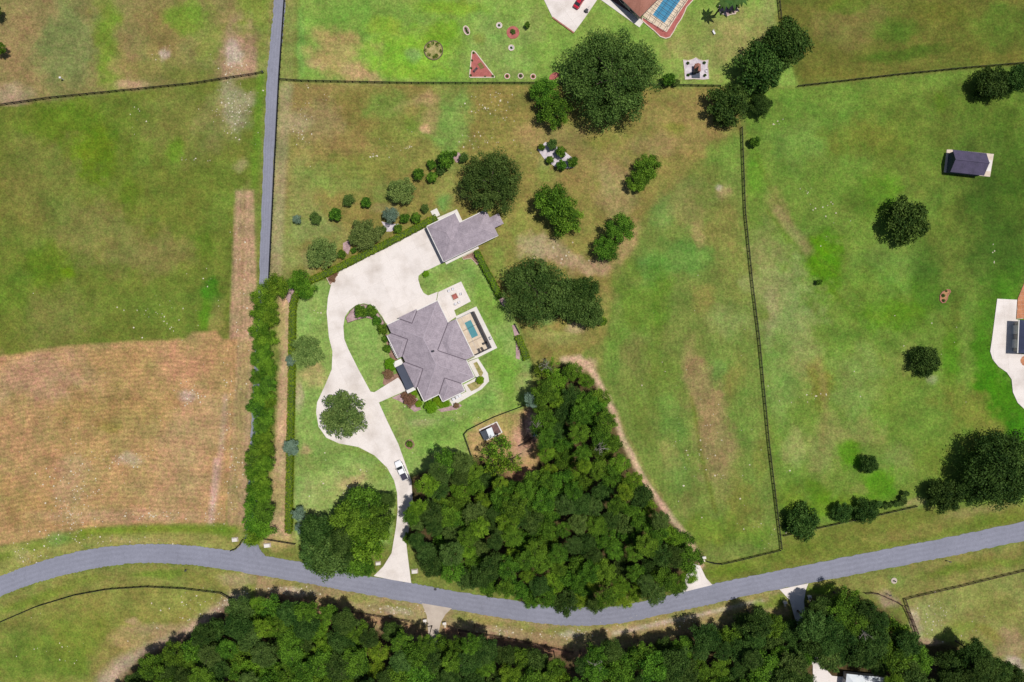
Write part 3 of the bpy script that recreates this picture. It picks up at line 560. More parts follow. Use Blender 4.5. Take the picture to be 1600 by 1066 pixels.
# patches drift between greener and drier grass
tint = n.new('ShaderNodeMix'); tint.data_type = 'RGBA'; tint.blend_type = 'MIX'
tint.inputs[6].default_value = (.90, 1.04, .84, 1); tint.inputs[7].default_value = (1.10, .975, 1.08, 1)
L.new(mrange(noise(.9, 5, .7), .34, .66, 0, 1), tint.inputs[0])
mu = n.new('ShaderNodeVectorMath'); mu.operation = 'MULTIPLY'; L.new(sc.outputs[0], mu.inputs[0]); L.new(tint.outputs[2], mu.inputs[1])
L.new(mu.outputs[0], b.inputs['Base Color'])
bp = n.new('ShaderNodeBump'); bp.inputs['Strength'].default_value = .5; bp.inputs['Distance'].default_value = .12
L.new(noise(3.0, 4, .6), bp.inputs['Height']); L.new(bp.outputs[0], b.inputs['Normal'])
me.materials.append(gm)
ground = bpy.data.objects.new('ground', me); col.objects.link(ground); struct(ground)
# ------------------------------------------------------------------ roads
def strip(name, top, bot, z1, material):
    """road surface between two edge lines, its edges a little ragged; 'across' runs 0 to 1 over the width"""
    rr = random.Random(len(top)); n = len(top); m = MB(); K = 5; vs = []
    for i in range(n):
        t, b_ = W(*top[i]), W(*bot[i]); d = (b_ - t).normalized(); t = t + d * rr.uniform(-.16, .16); b_ = b_ + d * rr.uniform(-.16, .16)
        for k in range(K): q = t.lerp(b_, k / (K - 1)); vs.append((q.x, q.y, z1 + .03 * (1 - (2 * k / (K - 1) - 1) ** 2)))
    for i in range(n):
        for k in (0, K - 1): v = vs[i * K + k]; vs.append((v[0], v[1], -.3))
    fs = []
    for i in range(n - 1):
        for k in range(K - 1): fs.append((i * K + k, i * K + k + 1, (i + 1) * K + k + 1, (i + 1) * K + k))
        a0, a1 = n * K + i * 2, n * K + (i + 1) * 2
        fs += [(i * K, (i + 1) * K, a1, a0), (i * K + K - 1, a0 + 1, a1 + 1, (i + 1) * K + K - 1)]
    m.add(vs, fs); o = m.build(name, material)
    bm = bmesh.new(); bm.from_mesh(o.data); bmesh.ops.recalc_face_normals(bm, faces=list(bm.faces)); bm.to_mesh(o.data); bm.free()
    at_ = o.data.attributes.new('across', 'FLOAT', 'POINT'); at_.data.foreach_set('value', [k / (K - 1) for i in range(n) for k in range(K)] + [0.0, 1.0] * n)
    return o
rt = [(-400, 1090), (-120, 950), (0, 901), (50, 882), (100, 867), (150, 857), (212, 851), (275, 851), (325, 856), (400, 866), (482, 881), (550, 896), (642, 911), (700, 922), (800, 938), (880, 948), (960, 947), (1050, 929), (1112, 913), (1200, 895), (1350, 865), (1475, 841), (1600, 815), (2000, 735)]
rb = [(-380, 1125), (-110, 982), (0, 932.5), (50, 913), (100, 899), (150, 888), (212, 880), (275, 881), (325, 886), (400, 898), (482, 912), (550, 925), (640, 941), (700, 951), (800, 968), (880, 977), (960, 975), (1050, 957), (1112, 944), (1200, 924), (1350, 895), (1475, 871), (1600, 845), (2000, 765)]
road = struct(strip('road', smoothpts(rt, 22), smoothpts(rb, 22), .03, 'asphalt'))
lt = [(431, -160), (428, 0), (423, 60), (417, 125), (411, 267), (405, 440), (398, 560), (391, 700), (386, 800), (383, 838), (374, 854), (361, 863)]
lb = [(449, -160), (446, 0), (441, 60), (435, 125), (427, 267), (420.5, 440), (414, 560), (407, 700), (402, 800), (400, 838), (405, 856), (418, 873)]
lane = struct(strip('lane', smoothpts(lt, 20), smoothpts(lb, 20), .045, 'asphalt'))

# ------------------------------------------------------------------ concrete drives cast in slabs
def slabs(name, pts, cell_px, ang, z_top, material, piece='slab', gap=.025, joint='joint', off=(0, 0)):
    base = W(*pts[0]); base.z = 0
    root = pxprism(name, pts, -.3, z_top - .012, joint); struct(root)
    bm = bmesh.new(); P = [W(*p) for p in pts]; n = len(P)
    a = sum(P[i].x * P[(i + 1) % n].y - P[(i + 1) % n].x * P[i].y for i in range(n))
    if a < 0: P.reverse()
    f0 = bm.faces.new([bm.verts.new((p.x, p.y, 0)) for p in P]); f0.normal_update(); bmesh.ops.triangulate(bm, faces=list(bm.faces))
    cs = cell_px / S; dirs = [Vector((math.cos(ang), math.sin(ang), 0)), Vector((-math.sin(ang), math.cos(ang), 0))]
    for d, o_ in zip(dirs, off):
        pr = [p.dot(d) - o_ for p in P]; k0, k1 = math.floor(min(pr) / cs), math.ceil(max(pr) / cs)
        for k in range(k0, k1 + 1):
            for e in (-gap / 2, gap / 2):
                bmesh.ops.bisect_plane(bm, geom=list(bm.verts) + list(bm.edges) + list(bm.faces), plane_co=d * (k * cs + o_ + e), plane_no=d, dist=1e-5)
    cells = {}
    for f_ in bm.faces:
        c = f_.calc_center_median(); key = []; skip = False
        for d, o_ in zip(dirs, off):
            q = (c.dot(d) - o_) / cs; k = math.floor(q); r = (q - k) * cs
            if r < gap / 2 or r > cs - gap / 2: skip = True
            key.append(k)
        if not skip and f_.calc_area() > 1e-6: cells.setdefault(tuple(key), []).append(f_)
    for key, fl in sorted(cells.items()):
        if sum(f_.calc_area() for f_ in fl) < .15: continue
        b2 = bmesh.new(); mp = {}
        for f_ in fl:
            vs = []
            for v in f_.verts:
                kk = (round(v.co.x, 4), round(v.co.y, 4))
                if kk not in mp: mp[kk] = b2.verts.new((v.co.x, v.co.y, z_top))
                vs.append(mp[kk])
            try: b2.faces.new(vs)
            except ValueError: pass
        r = bmesh.ops.extrude_face_region(b2, geom=list(b2.faces))
        vv = [g for g in r['geom'] if isinstance(g, bmesh.types.BMVert)]
        bmesh.ops.translate(b2, verts=vv, vec=(0, 0, -.1)); bmesh.ops.recalc_face_normals(b2, faces=list(b2.faces))
        me_ = bpy.data.meshes.new(piece); b2.to_mesh(me_); b2.free(); me_.materials.append(MATS[material])
        o = bpy.data.objects.new(piece, me_); col.objects.link(o); o.parent = root
    bm.free(); return root

ANG = math.atan2(.435, .9)
drive = [(525, 422), (600, 386.5), (665.5, 355.5), (680, 383), (693.5, 410), (676, 418.5), (660, 426), (654, 431), (653.5, 437), (657, 449), (662, 458), (669, 462), (684, 456),
         (681.5, 471), (640, 492), (607, 507.5), (603, 505), (598, 496), (590, 485), (580, 477), (568, 474), (556, 477), (546, 485), (539, 495), (536.5, 510), (538, 530), (544, 545), (560, 577), (579, 612),
         (585, 613), (622, 590), (637.5, 609), (592, 629), (606, 660), (622.5, 694), (635, 729), (643, 752), (645, 790), (640, 820), (635, 850), (637, 868), (642.5, 911), (612, 906), (584, 900), (599, 885), (612, 864), (619, 822), (621.5, 797),
         (620.5, 770), (616, 751), (605, 731), (585, 711.5), (560, 698.5), (530, 693), (510, 684), (498, 667), (494, 645), (495.5, 629), (509, 600), (518.5, 577), (519.5, 549), (514, 527), (510.5, 488), (512.5, 465), (517, 447), (519, 438)]
slabs('driveway', drive, 24, ANG, .07, 'concrete', off=(.4, .8))
patio = [(685, 456.5), (720.6, 440), (735.6, 471), (709.5, 485), (713.5, 494.5), (699.5, 504.5), (682.5, 471.5)]
slabs('patio', patio, 18, ANG, .075, 'concrete', off=(.2, .3))
slabs('south_drive', [(659, 942.5), (706, 950.5), (696, 960), (689, 972), (685, 990), (683, 1010), (684, 1045), (672, 1045), (671, 1010), (669, 985), (667, 962)], 17, 0.15, .06, 'concrete_old')
slabs('wood_apron', [(1066, 925.5), (1113, 914), (1103, 903), (1094, 884), (1080, 880), (1072, 900)], 18, .2, .06, 'concrete')
slabs('southeast_drive', [(1218, 921), (1263, 911.5), (1259, 922), (1256, 940), (1258, 965), (1266, 1000), (1280, 1025), (1290, 1045), (1300, 1056), (1318, 1058), (1322, 1110), (1270, 1110), (1270, 1040), (1262, 1020), (1250, 990), (1240, 960), (1234, 938)], 20, .1, .06, 'concrete')
slabs('neighbour_drive', [(850, 0), (840, -40), (920, -60), (945, -20), (931, 3), (914, 28), (897, 51), (880, 39), (863, 27)], 24, .6, .07, 'concrete')
slabs('east_forecourt', [(1558, 467), (1589, 468.5), (1587, 499), (1593, 500), (1589, 553), (1640, 557), (1640, 668), (1600, 639), (1590, 629.5), (1582.5, 613), (1580.5, 593), (1573, 582), (1560, 573), (1551, 562), (1547, 549), (1550, 529)], 22, 0.08, .07, 'concrete')
# paved walks
slabs('neighbour_walk', [(932, -5), (946, -5), (1006, 33.5), (999, 43)], 12, -.57, .06, 'concrete_white')
# ------------------------------------------------------------------ houses
class Frame:
    """a building's own axes, measured in photo pixels at roof height"""
    def __init__(s, px, py, ux, uy):
        l = math.hypot(ux, uy); s.o = (px, py); s.u = (ux / l, uy / l); s.v = (-uy / l, ux / l)
    def px(s, u, v): return (s.o[0] + s.u[0] * u + s.v[0] * v, s.o[1] + s.u[1] * u + s.v[1] * v)
    def at(s, u, v, z, zref=None):
        p = W(*s.px(u, v), z if zref is None else zref); p.z = z; return p
def hip(fr, u0, u1, v0, v1, ze, pitch, name, material, root, base, gable='', th=.22):
    """one hipped roof volume, closed below; eaves at ze"""
    k = PM(ze); du, dv = u1 - u0, v1 - v0; hw = min(du, dv) / 2; zr = ze + hw * k * pitch
    c = [fr.at(u0, v0, ze), fr.at(u1, v0, ze), fr.at(u1, v1, ze), fr.at(u0, v1, ze)]
    if du >= dv:
        r0 = fr.at(u0 + (0 if '-' in gable else hw), (v0 + v1) / 2, zr, ze); r1 = fr.at(u1 - (0 if '+' in gable else hw), (v0 + v1) / 2, zr, ze)
        top = [(0, 1, 5, 4), (2, 3, 4, 5), (1, 2, 5), (3, 0, 4)]
    else:
        r0 = fr.at((u0 + u1) / 2, v0 + (0 if '-' in gable else hw), zr, ze); r1 = fr.at((u0 + u1) / 2, v1 - (0 if '+' in gable else hw), zr, ze)
        top = [(1, 2, 5, 4), (3, 0, 4, 5), (0, 1, 4), (2, 3, 5)]
    lo = [Vector((p.x, p.y, p.z - th)) for p in c]
    vs = c + [r0, r1] + lo
    fs = [tuple(reversed(f_)) for f_ in top] + [(6, 7, 8, 9)] + [(0, 6, 7, 1)[::-1], (1, 7, 8, 2)[::-1], (2, 8, 9, 3)[::-1], (3, 9, 6, 0)[::-1]]
    o = mk(name, vs, fs, material, root, base=base)
    bm = bmesh.new(); bm.from_mesh(o.data); bmesh.ops.recalc_face_normals(bm, faces=list(bm.faces)); bm.to_mesh(o.data); bm.free()
    return o, c, r0, r1
def strips(lines, wd, name, material, parent, base, lift=.05):
    for p0, p1 in lines:
        m = MB(); up = Vector((0, 0, lift)); m.bar(p0 + up, p1 + up, wd, .05); m.build(name, material, parent, base=base)
def gutter(c, z, root, base, material='trim'):
    for i in range(4):
        a, b_ = c[i].copy(), c[(i + 1) % 4].copy(); a.z = b_.z = z; m = MB(); m.bar(a, b_, .16, .17); m.build('gutter', material, root, base=base)
def walls(fr, u0, u1, v0, v1, z0, z1, inset, root, base, material='stucco'):
    m = MB(); zr = z1
    pts = [fr.at(u0 + inset, v0 + inset, 0, zr), fr.at(u1 - inset, v0 + inset, 0, zr), fr.at(u1 - inset, v1 - inset, 0, zr), fr.at(u0 + inset, v1 - inset, 0, zr)]
    m.prism(pts, z0, z1); return m.build('wall', material, root, base=base)
def opening(fr, u, v, along, wd, z0, z1, name, root, base, zref, material='glass', frame='trim'):
    """window or door panel on a wall; along = 'u' or 'v'; with its frame proud of it"""
    ax = fr.u if along == 'u' else fr.v; d = Vector((ax[0], -ax[1], 0)); c = fr.at(u, v, (z0 + z1) / 2, zref); rz = math.atan2(d.y, d.x)
    m = MB(); m.box(c, (wd, .14, z1 - z0), rz); o = m.build(name, material, root, base=base)
    m = MB()
    for s_ in (-1, 1): m.box(c + d * (s_ * (wd / 2 + .06)), (.12, .22, z1 - z0 + .24), rz)
    m.box(c + Vector((0, 0, (z1 - z0) / 2 + .06)), (wd, .22, .12), rz); m.box(c - Vector((0, 0, (z1 - z0) / 2 + .06)), (wd, .22, .12), rz)
    m.build('frame', frame, o, base=base); return o

# ---- the main house
fr = Frame(680, 550, .9, -.435)
base = W(680, 550)
house = thing('house', 'large house with grey hipped shingle roof and small pool beside the concrete driveway', 'house', base)
ZE = 3.3; PT = .36; k = PM(ZE)
blocks = [  # u0 u1 v0 v1 eave pitch
    ('main', -49, 38, -70.4, 62, ZE, PT), ('pool_wing', -4, 51.5, -32.4, 32.5, ZE - .02, PT), ('west_wing', -56.5, 20, -56, -16, ZE - .03, PT),
    ('entry', -53.3, 20, -6, 37, ZE - .015, PT), ('south_bay', -23, 15.2, 20, 75, ZE - .025, PT), ('north_bay', -27.6, 2.4, -73.2, -20, ZE - .01, PT)]
vl = []
for i, (nm, u0, u1, v0, v1, ze, p_) in enumerate(blocks):
    o, c, r0, r1 = hip(fr, u0, u1, v0, v1, ze, p_, 'roof', 'shingle', house, base)
    up = Vector((0, 0, .04))
    if nm == 'main':
        strips([(c[0], r0), (c[1], r0), (c[2], r1), (c[3], r1), (r0, r1)], .24, 'ridge_cap', 'ridge', o, base)
        o['label'] = 'broad main roof with a long central ridge'
    elif nm in ('west_wing', 'entry'):
        strips([(c[0], r0), (c[3], r0)], .2, 'ridge_cap', 'ridge', o, base)
    elif nm == 'pool_wing': strips([(c[1], r1), (c[2], r1)], .2, 'ridge_cap', 'ridge', o, base)
    elif nm == 'south_bay': strips([(c[2], r1), (c[3], r1)], .2, 'ridge_cap', 'ridge', o, base)
    else: strips([(c[0], r0), (c[1], r0)], .2, 'ridge_cap', 'ridge', o, base)
    walls(fr, u0, u1, v0, v1, 0, ze - .25, 3.2 + i * .03, house, base)
def vpt(u, v, rise): return fr.at(u, v, ZE + rise * k * PT + .03, ZE)
for (ua, va, du, dv, n_) in ((-49, -56, 1, 1, 20), (-49, -16, 1, -1, 20), (-49, -6, 1, 1, 21.5), (-49, 37, 1, -1, 21.5), (38, -32.4, -1, 1, 32), (38, 32.5, -1, -1, 32), (-23, 62, 1, -1, 19), (15.2, 62, -1, -1, 19), (-27.6, -70.4, 1, 1, 15), (2.4, -70.4, -1, 1, 15)):
    strips([(vpt(ua, va, 0), vpt(ua + du * n_, va + dv * n_, n_))], .22, 'valley_flashing', 'valley', house, base, .03)
# eave gutters on the outer edges, white
def edge(u0, v0, u1, v1, z=ZE - .06):
    m = MB(); m.bar(fr.at(u0, v0, z, ZE), fr.at(u1, v1, z, ZE), .2, .2); m.build('gutter', 'trim', house, base=base)
for e in ((-49.3, -70.8, -27.8, -70.8), (2.6, -70.8, 38.3, -70.8), (38.4, -70.4, 38.4, -32.6), (51.9, -32, 51.9, 32.4), (38.4, 33, 38.4, 62), (15.4, 62.4, 38, 62.4), (15.6, 62.6, 15.6, 75), (-23, 75.4, 15, 75.4), (-23.4, 62.6, -23.4, 75), (-49, 62.4, -23.6, 62.4), (-49.4, 37.4, -49.4, 62), (-56.9, -56, -56.9, -16)): edge(*e)
# flat slate roof over the entry porch on white columns
pc = [fr.at(u, v, 0, 2.9) for u, v in ((-66, -5), (-53.6, -5), (-53.6, 34.5), (-66, 34.5))]
m = MB(); m.prism(pc, 2.66, 2.86); m.build('porch_roof', 'slate_flat', house, base=base)
for u, v in ((-64.8, -3.5), (-64.8, 9), (-64.8, 21), (-64.8, 33)):
    p = fr.at(u, v, 0, 2.9); m = MB(); m.tube((p.x, p.y, 0), (p.x, p.y, 2.66), .2, .17, 10); m.build('column', 'trim', house, base=base)
for v0, v1 in ((-13.5, -5.8), (35.3, 39.5)):
    pcs = [fr.at(u, v, 0, 2.9) for u, v in ((-67, v0), (-53.9, v0), (-53.9, v1), (-67, v1))]
    m = MB(); m.prism(pcs, 0, 2.3); o = m.build('wing_wall', 'stucco', house, base=base)
    pcs = [fr.at(u, v, 0, 2.9) for u, v in ((-67.5, v0 - .6), (-53.4, v0 - .6), (-53.4, v1 + .4), (-67.5, v1 + .4))]
    m = MB(); m.prism(pcs, 2.3, 2.42); m.build('coping', 'trim', o, base=base)
p = fr.at(-1, -2, 0, 6); m = MB(); m.tube((p.x, p.y, 6.2), (p.x, p.y, 7.75), .16, .16, 10); m.tube((p.x, p.y, 7.75), (p.x, p.y, 7.95), .3, .22, 10); m.build('vent_pipe', 'dark_metal', house, base=base)
for v in (-45, -27): opening(fr, -53.2, v, 'v', 1.6, .9, 2.4, 'window', house, base, ZE)
for v in (45, 55): opening(fr, -45.7, v, 'v', 1.5, .9, 2.4, 'window', house, base, ZE)
opening(fr, -50.2, 14, 'v', 1.9, .1, 2.45, 'front_door', house, base, ZE, 'door_brown')
for v in (-22, 0, 20): opening(fr, 48.1, v, 'v', 2.6, .1, 2.5, 'sliding_door', house, base, ZE)
for v in (42, 54): opening(fr, 34.7, v, 'v', 1.5, .9, 2.4, 'window', house, base, ZE)
for u in (-10, 4): opening(fr, u, 71.7, 'u', 1.3, .9, 2.4, 'window', house, base, ZE)
for u in (-34,): opening(fr, u, 58.7, 'u', 1.6, .9, 2.4, 'window', house, base, ZE)
for u in (-20, -5): opening(fr, u, -69.9, 'u', 2.3, .1, 2.3, 'garage_door', house, base, ZE, 'trim')
opening(fr, 20, -67.1, 'u', 1.5, .9, 2.4, 'window', house, base, ZE)
# ladder-like white shutters on the west wing
for i in range(9):
    p = fr.at(-58.6, -42 + i * 2.9, 1.6, 2.5); m = MB(); m.box(p, (.16, .34, 1.7), ANG); m.build('shutter', 'trim', house, base=base)

# ---- pool deck, pool and cage
def uvpoly(pts, fr=fr): return [fr.px(u, v) for u, v in pts]
deck = slabs('pool_deck', uvpoly([(52.3, -36), (88.8, -36), (90, 36.5), (56, 37), (39.5, 35), (39.5, 34), (52.3, 34)]), 22, ANG, .10, 'concrete_white', gap=.02)
slabs('pool_surround', uvpoly([(51.5, -30.5), (60.3, -30.5), (60.3, 32), (51.5, 32)]), 6.2, ANG, .125, 'paver', 'paver', gap=.03)
slabs('pool_surround', uvpoly([(60.4, -30.5), (80.5, -30.5), (80.5, -21.4), (60.4, -21.4)]), 6.2, ANG, .125, 'paver', 'paver', gap=.03)
slabs('pool_surround', uvpoly([(60.4, 6.6), (80.5, 6.6), (80.5, 32), (60.4, 32)]), 6.2, ANG, .125, 'paver', 'paver', gap=.03)
slabs('pool_surround', uvpoly([(72.3, -21.3), (80.5, -21.3), (80.5, 6.5), (72.3, 6.5)]), 6.2, ANG, .126, 'paver', 'paver', gap=.03)
pool = thing('swimming_pool', 'small teal rectangular swimming pool behind the grey roofed house', 'pool', W(*fr.px(66, -7)))
pb = pool.location.copy()
edging('coping', uvpoly([(60.0, -21.8), (72.7, -21.8), (72.7, 6.9), (60.0, 6.9)]), 1.0, .16, 'edging', pool, pb)
pxprism('basin', uvpoly([(60.9, -20.9), (71.8, -20.9), (71.8, 6.0), (60.9, 6.0)]), -.2, .085, 'edging', pool, pb)
pxprism('water', uvpoly([(60.95, -20.85), (71.75, -20.85), (71.75, 5.95), (60.95, 5.95)]), .09, .115, 'pool_water', pool, pb)
def cage(label, fr, u0, u1, v0, v1, nu, nv, zc, open_side='', screen=True, bw=.07):
    t = thing('pool_cage', label, 'pool cage', W(*fr.px((u0 + u1) / 2, (v0 + v1) / 2))); b_ = t.location.copy()
    G = lambda u, v, z: fr.at(u, v, z, 0)
    us = [u0 + (u1 - u0) * i / nu for i in range(nu + 1)]; vs_ = [v0 + (v1 - v0) * i / nv for i in range(nv + 1)]
    for v in vs_: MB().bar(G(u0, v, zc), G(u1, v, zc), bw, .10).build('roof_beam', 'bronze', t, base=b_)
    for u in us: MB().bar(G(u, v0, zc + .001), G(u, v1, zc + .001), bw, .08).build('purlin', 'bronze', t, base=b_)
    for i, u in enumerate(us):
        for j, v in enumerate(vs_):
            if (i in (0, nu) and 'u' + '-+'[i == nu] not in open_side) or j in (0, nv):
                if i == 0 and 'u-' in open_side and j not in (0, nv): continue
                MB().bar(G(u, v, .1), G(u, v, zc), .08, .08).build('post', 'bronze', t, base=b_)
    if screen:
        m = MB(); m.add([G(u0, v0, zc + .07), G(u1, v0, zc + .07), G(u1, v1, zc + .07), G(u0, v1, zc + .07)], [(0, 1, 2, 3)]); m.build('screen', 'insect_screen', t, base=b_)
        for a, c in (((u1, v0), (u1, v1)), ((u0, v0), (u1, v0)), ((u0, v1), (u1, v1))):
            m = MB(); m.add([G(*a, .1), G(*c, .1), G(*c, zc), G(*a, zc)], [(0, 1, 2, 3)]); m.build('screen', 'insect_screen', t, base=b_)
    return t, b_
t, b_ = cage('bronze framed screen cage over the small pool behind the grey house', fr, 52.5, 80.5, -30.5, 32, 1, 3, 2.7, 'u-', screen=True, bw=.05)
m = MB(); m.prism([fr.at(u, v, 0, 2.4) for u, v in ((79.2, -31), (82.6, -31), (82.6, 32.6), (79.2, 32.6))], 2.25, 2.4); m.build('shade_band', 'bronze', t, base=b_)  # solid band added to give the dark shaded strip along the cage edge
m = MB(); m.prism([fr.at(u, v, 0, 2.4) for u, v in ((54, 31.2), (79.0, 31.2), (79.0, 32.6), (54, 32.6))], 2.25, 2.4); m.build('shade_band', 'bronze', t, base=b_)
# garden walk south-east of the house, with its beds
slabs('garden_walk', uvpoly([(39.5, 36), (56, 38), (59.5, 66), (56, 78), (40, 84), (14, 86), (-12, 88), (-13, 77), (17, 77), (17, 65), (40, 64)]), 14, ANG, .055, 'concrete_white', gap=.02)
pxprism('flower_bed', uvpoly([(46, 42), (52, 42), (53.5, 62), (48.5, 66), (46, 64)]), 0, .09, 'dry_grass')
fb = bpy.data.objects['flower_bed']; tag(fb, 'tan planting bed enclosed by the white garden walk beside the house wall', 'flower bed', 'beds in the white garden walk')
fb = pxprism('flower_bed', uvpoly([(22, 68), (44, 69), (50, 69), (48, 76), (36, 80), (24, 80)]), 0, .09, 'dry_grass'); tag(fb, 'grassy planting bed in the white garden walk below the round bush', 'flower bed', 'beds in the white garden walk')

# ---- the garage building
gb = W(720, 370)
gar = thing('garage_building', 'grey shingled garage building at the head of the concrete driveway', 'garage', gb)
for nm, u0, u1, v0, v1, ze, gable in (('a', 73.3, 168, -165, -121, 3.2, ''), ('b', 73.4, 122.3, -182, -121.4, 3.19, ''), ('c', 150, 183.5, -152, -134, 2.9, '')):
    o, c, r0, r1 = hip(fr, u0, u1, v0, v1, ze, .42, 'roof', 'shingle', gar, gb, gable)
    walls(fr, u0, u1, v0, v1, 0, ze - .25, 3.0 + (.1 if nm == 'b' else 0), gar, gb)
    strips([(r0, r1), (c[1], r1), (c[2], r1)] + ([(c[0], r0), (c[3], r0)] if nm != 'c' else []), .2, 'ridge_cap', 'shingle', o, gb)
for e in ((73.3, -121, 168, -121), (72.9, -182, 72.9, -121), (73.3, -182.4, 122.3, -182.4), (122.7, -182, 122.7, -165.4), (122.7, -165.4, 168, -165.4)):
    m = MB(); m.bar(fr.at(e[0], e[1], 3.1, 3.2), fr.at(e[2], e[3], 3.1, 3.2), .2, .2); m.build('gutter', 'trim', gar, base=gb)
for v in (-170, -152, -134): opening(fr, 76.0, v, 'v', 2.5, .08, 2.4, 'garage_door', gar, gb, 3.2, 'trim')
for u in (95, 140): opening(fr, u, -124.2, 'u', 1.3, 1.0, 2.3, 'window', gar, gb, 3.2)
strip1 = pxprism('path', uvpoly([(122.9, -186), (127.5, -186), (127.5, -165), (122.9, -165)]), -.1, .06, 'concrete_white'); struct(strip1)
strip2 = pxprism('path', uvpoly([(73, -188), (123, -186), (123, -182), (73, -182.5)]), -.1, .057, 'concrete_white'); struct(strip2)
strip3 = pxprism('path', uvpoly([(75, -121), (132, -121), (132, -116), (75, -115.5)]), -.1, .06, 'concrete_white'); struct(strip3)
pad = pxprism('utility_pad', uvpoly([(89, -201), (100, -201), (100, -189), (89, -189)]), 0, .12, 'concrete_white'); tag(pad, 'white concrete pad against the north wall of the garage building', 'concrete pad')

# ---- neighbour's brick-roofed house in the north
f2 = Frame(1000, 27, .70, -.71)
nb = W(1010, -30)
nh = thing('neighbour_house', 'house with terracotta shingle roof at the top edge beside a blue pool', 'house', nb)
hip(f2, 0, 130, -78, 0, 3.2, .45, 'roof', 'shingle_brick', nh, nb); walls(f2, 0, 130, -78, 0, 0, 2.9, 3, nh, nb)
o, c, r0, r1 = hip(f2, 18, 110, -90, -30, 3.17, .45, 'roof', 'shingle_brick', nh, nb); walls(f2, 18, 110, -90, -30, 0, 2.85, 3.1, nh, nb)
for a in ((0, 0, 130, 0), (-.4, -78, -.4, 0)):
    m = MB(); m.bar(f2.at(a[0], a[1], 3.1, 3.2), f2.at(a[2], a[3], 3.1, 3.2), .2, .2); m.build('gutter', 'bronze', nh, base=nb)
for v in (-60, -40, -18): opening(f2, 2.9, v, 'v', 1.6, .9, 2.3, 'window', nh, nb, 3.2)
for u in (30, 55): opening(f2, u, -2.9, 'u', 2.4, .1, 2.4, 'sliding_door', nh, nb, 3.2)
fb = pxprism('flower_bed', [(948, -4), (972, -6), (999, 22), (1003, 31), (998, 33)], 0, .05, 'dirt_brown'); tag(fb, 'narrow planted bed between the terracotta roofed house and its white walk', 'flower bed')
f3 = Frame(1040.5, 50, .57, -.82)     # pool terrace, corner nearest the oak
slabs('neighbour_terrace', [f3.px(u, v) for u, v in ((0, 0), (110, 0), (110, -44), (0, -44))], 9, math.atan2(.82, .57), .08, 'paver', 'paver', gap=.03)
np_ = thing('swimming_pool', 'long bright blue swimming pool beside the terracotta roof at the top edge', 'pool', W(*f3.px(45, -20))); pb = np_.location.copy()
pp = [f3.px(u, v) for u, v in ((9, -9), (90, -9), (90, -33), (9, -33))]
edging('coping', pp, 1.0, .15, 'edging', np_, pb); pxprism('water', offset_poly(pp, -1.0), -.1, .11, 'pool_water_blue', np_, pb)
cage('large screen cage with dark beams over the blue pool at the top edge', f3, 1, 108, -44, -1, 12, 4, 3.0, screen=False)
bd = [(1003, 33), (1012, 41), (1022, 49), (1031, 58), (1040, 61), (1047, 59), (1053, 50), (1058, 40), (1065, 30), (1070, 20), (1073, 12), (1084, 0), (1094, -14), (1085, -20), (1041, 49), (1003, 26)]
fbt = thing('mulch_border', 'red mulch border with pale edging curving round the blue pool terrace', 'flower bed', W(1045, 55)); pb = fbt.location.copy()
edging('edging', bd, 1.4, .16, 'edging', fbt, pb); pxprism('mulch', offset_poly(bd, -1.3), -.1, .06, 'mulch_red', fbt, pb)
cb = thing('brick_kerb', 'low red brick kerb along the corner of the neighbour\'s white drive', 'kerb', W(880, 40)); pb = cb.location.copy()
for i in range(9):
    a = (863 + (897 - 863) * i / 9, 27.6 + (52 - 27.6) * i / 9); c = (863 + (897 - 863) * (i + .93) / 9, 27.6 + (52 - 27.6) * (i + .93) / 9)
    p0, p1 = W(*a), W(*c); p0.z = p1.z = .12; MB().bar(p0, p1, .35, .24).build('brick', 'brick', cb, base=pb)

# ---- house at the right edge
f4 = Frame(1593, 500, .999, .04)
eb = W(1620, 527); eh = thing('east_house', 'dark blue roofed house cut by the right edge beside a white forecourt', 'house', eb)
hip(f4, 0, 80, 0, 52, 3.2, .45, 'roof', 'shingle_blue', eh, eb); walls(f4, 0, 80, 0, 52, 0, 2.9, 3, eh, eb)
m = MB(); m.bar(f4.at(-.4, 0, 3.1, 3.2), f4.at(-.4, 52, 3.1, 3.2), .3, .2); m.build('gutter', 'trim', eh, base=eb)
for v in (15, 37): opening(f4, 2.9, v, 'v', 2.2, .1, 2.3, 'garage_door', eh, eb, 3.2, 'trim')
slabs('east_terrace', [(1590, 467), (1601, 440), (1630, 441), (1630, 499), (1588, 498)], 7, .08, .085, 'terracotta_paver', 'paver', gap=.03)
pt = slabs('east_step', ring_pts(1602, 564, 8, 16), 7, .08, .085, 'terracotta_paver', 'paver', gap=.03)
# ---- house below the lower right wood
f5 = Frame(1323, 1053, .99, .1)
sb = W(1350, 1075); sh = thing('south_house', 'pale roofed house half hidden by trees at the bottom edge', 'house', sb)
hip(f5, 0, 60, 0, 50, 3.1, .4, 'roof', 'roof_white', sh, sb); walls(f5, 0, 60, 0, 50, 0, 2.8, 3, sh, sb)
opening(f5, 2.9, 20, 'v', 2.4, .1, 2.3, 'garage_door', sh, sb, 3.1, 'trim')

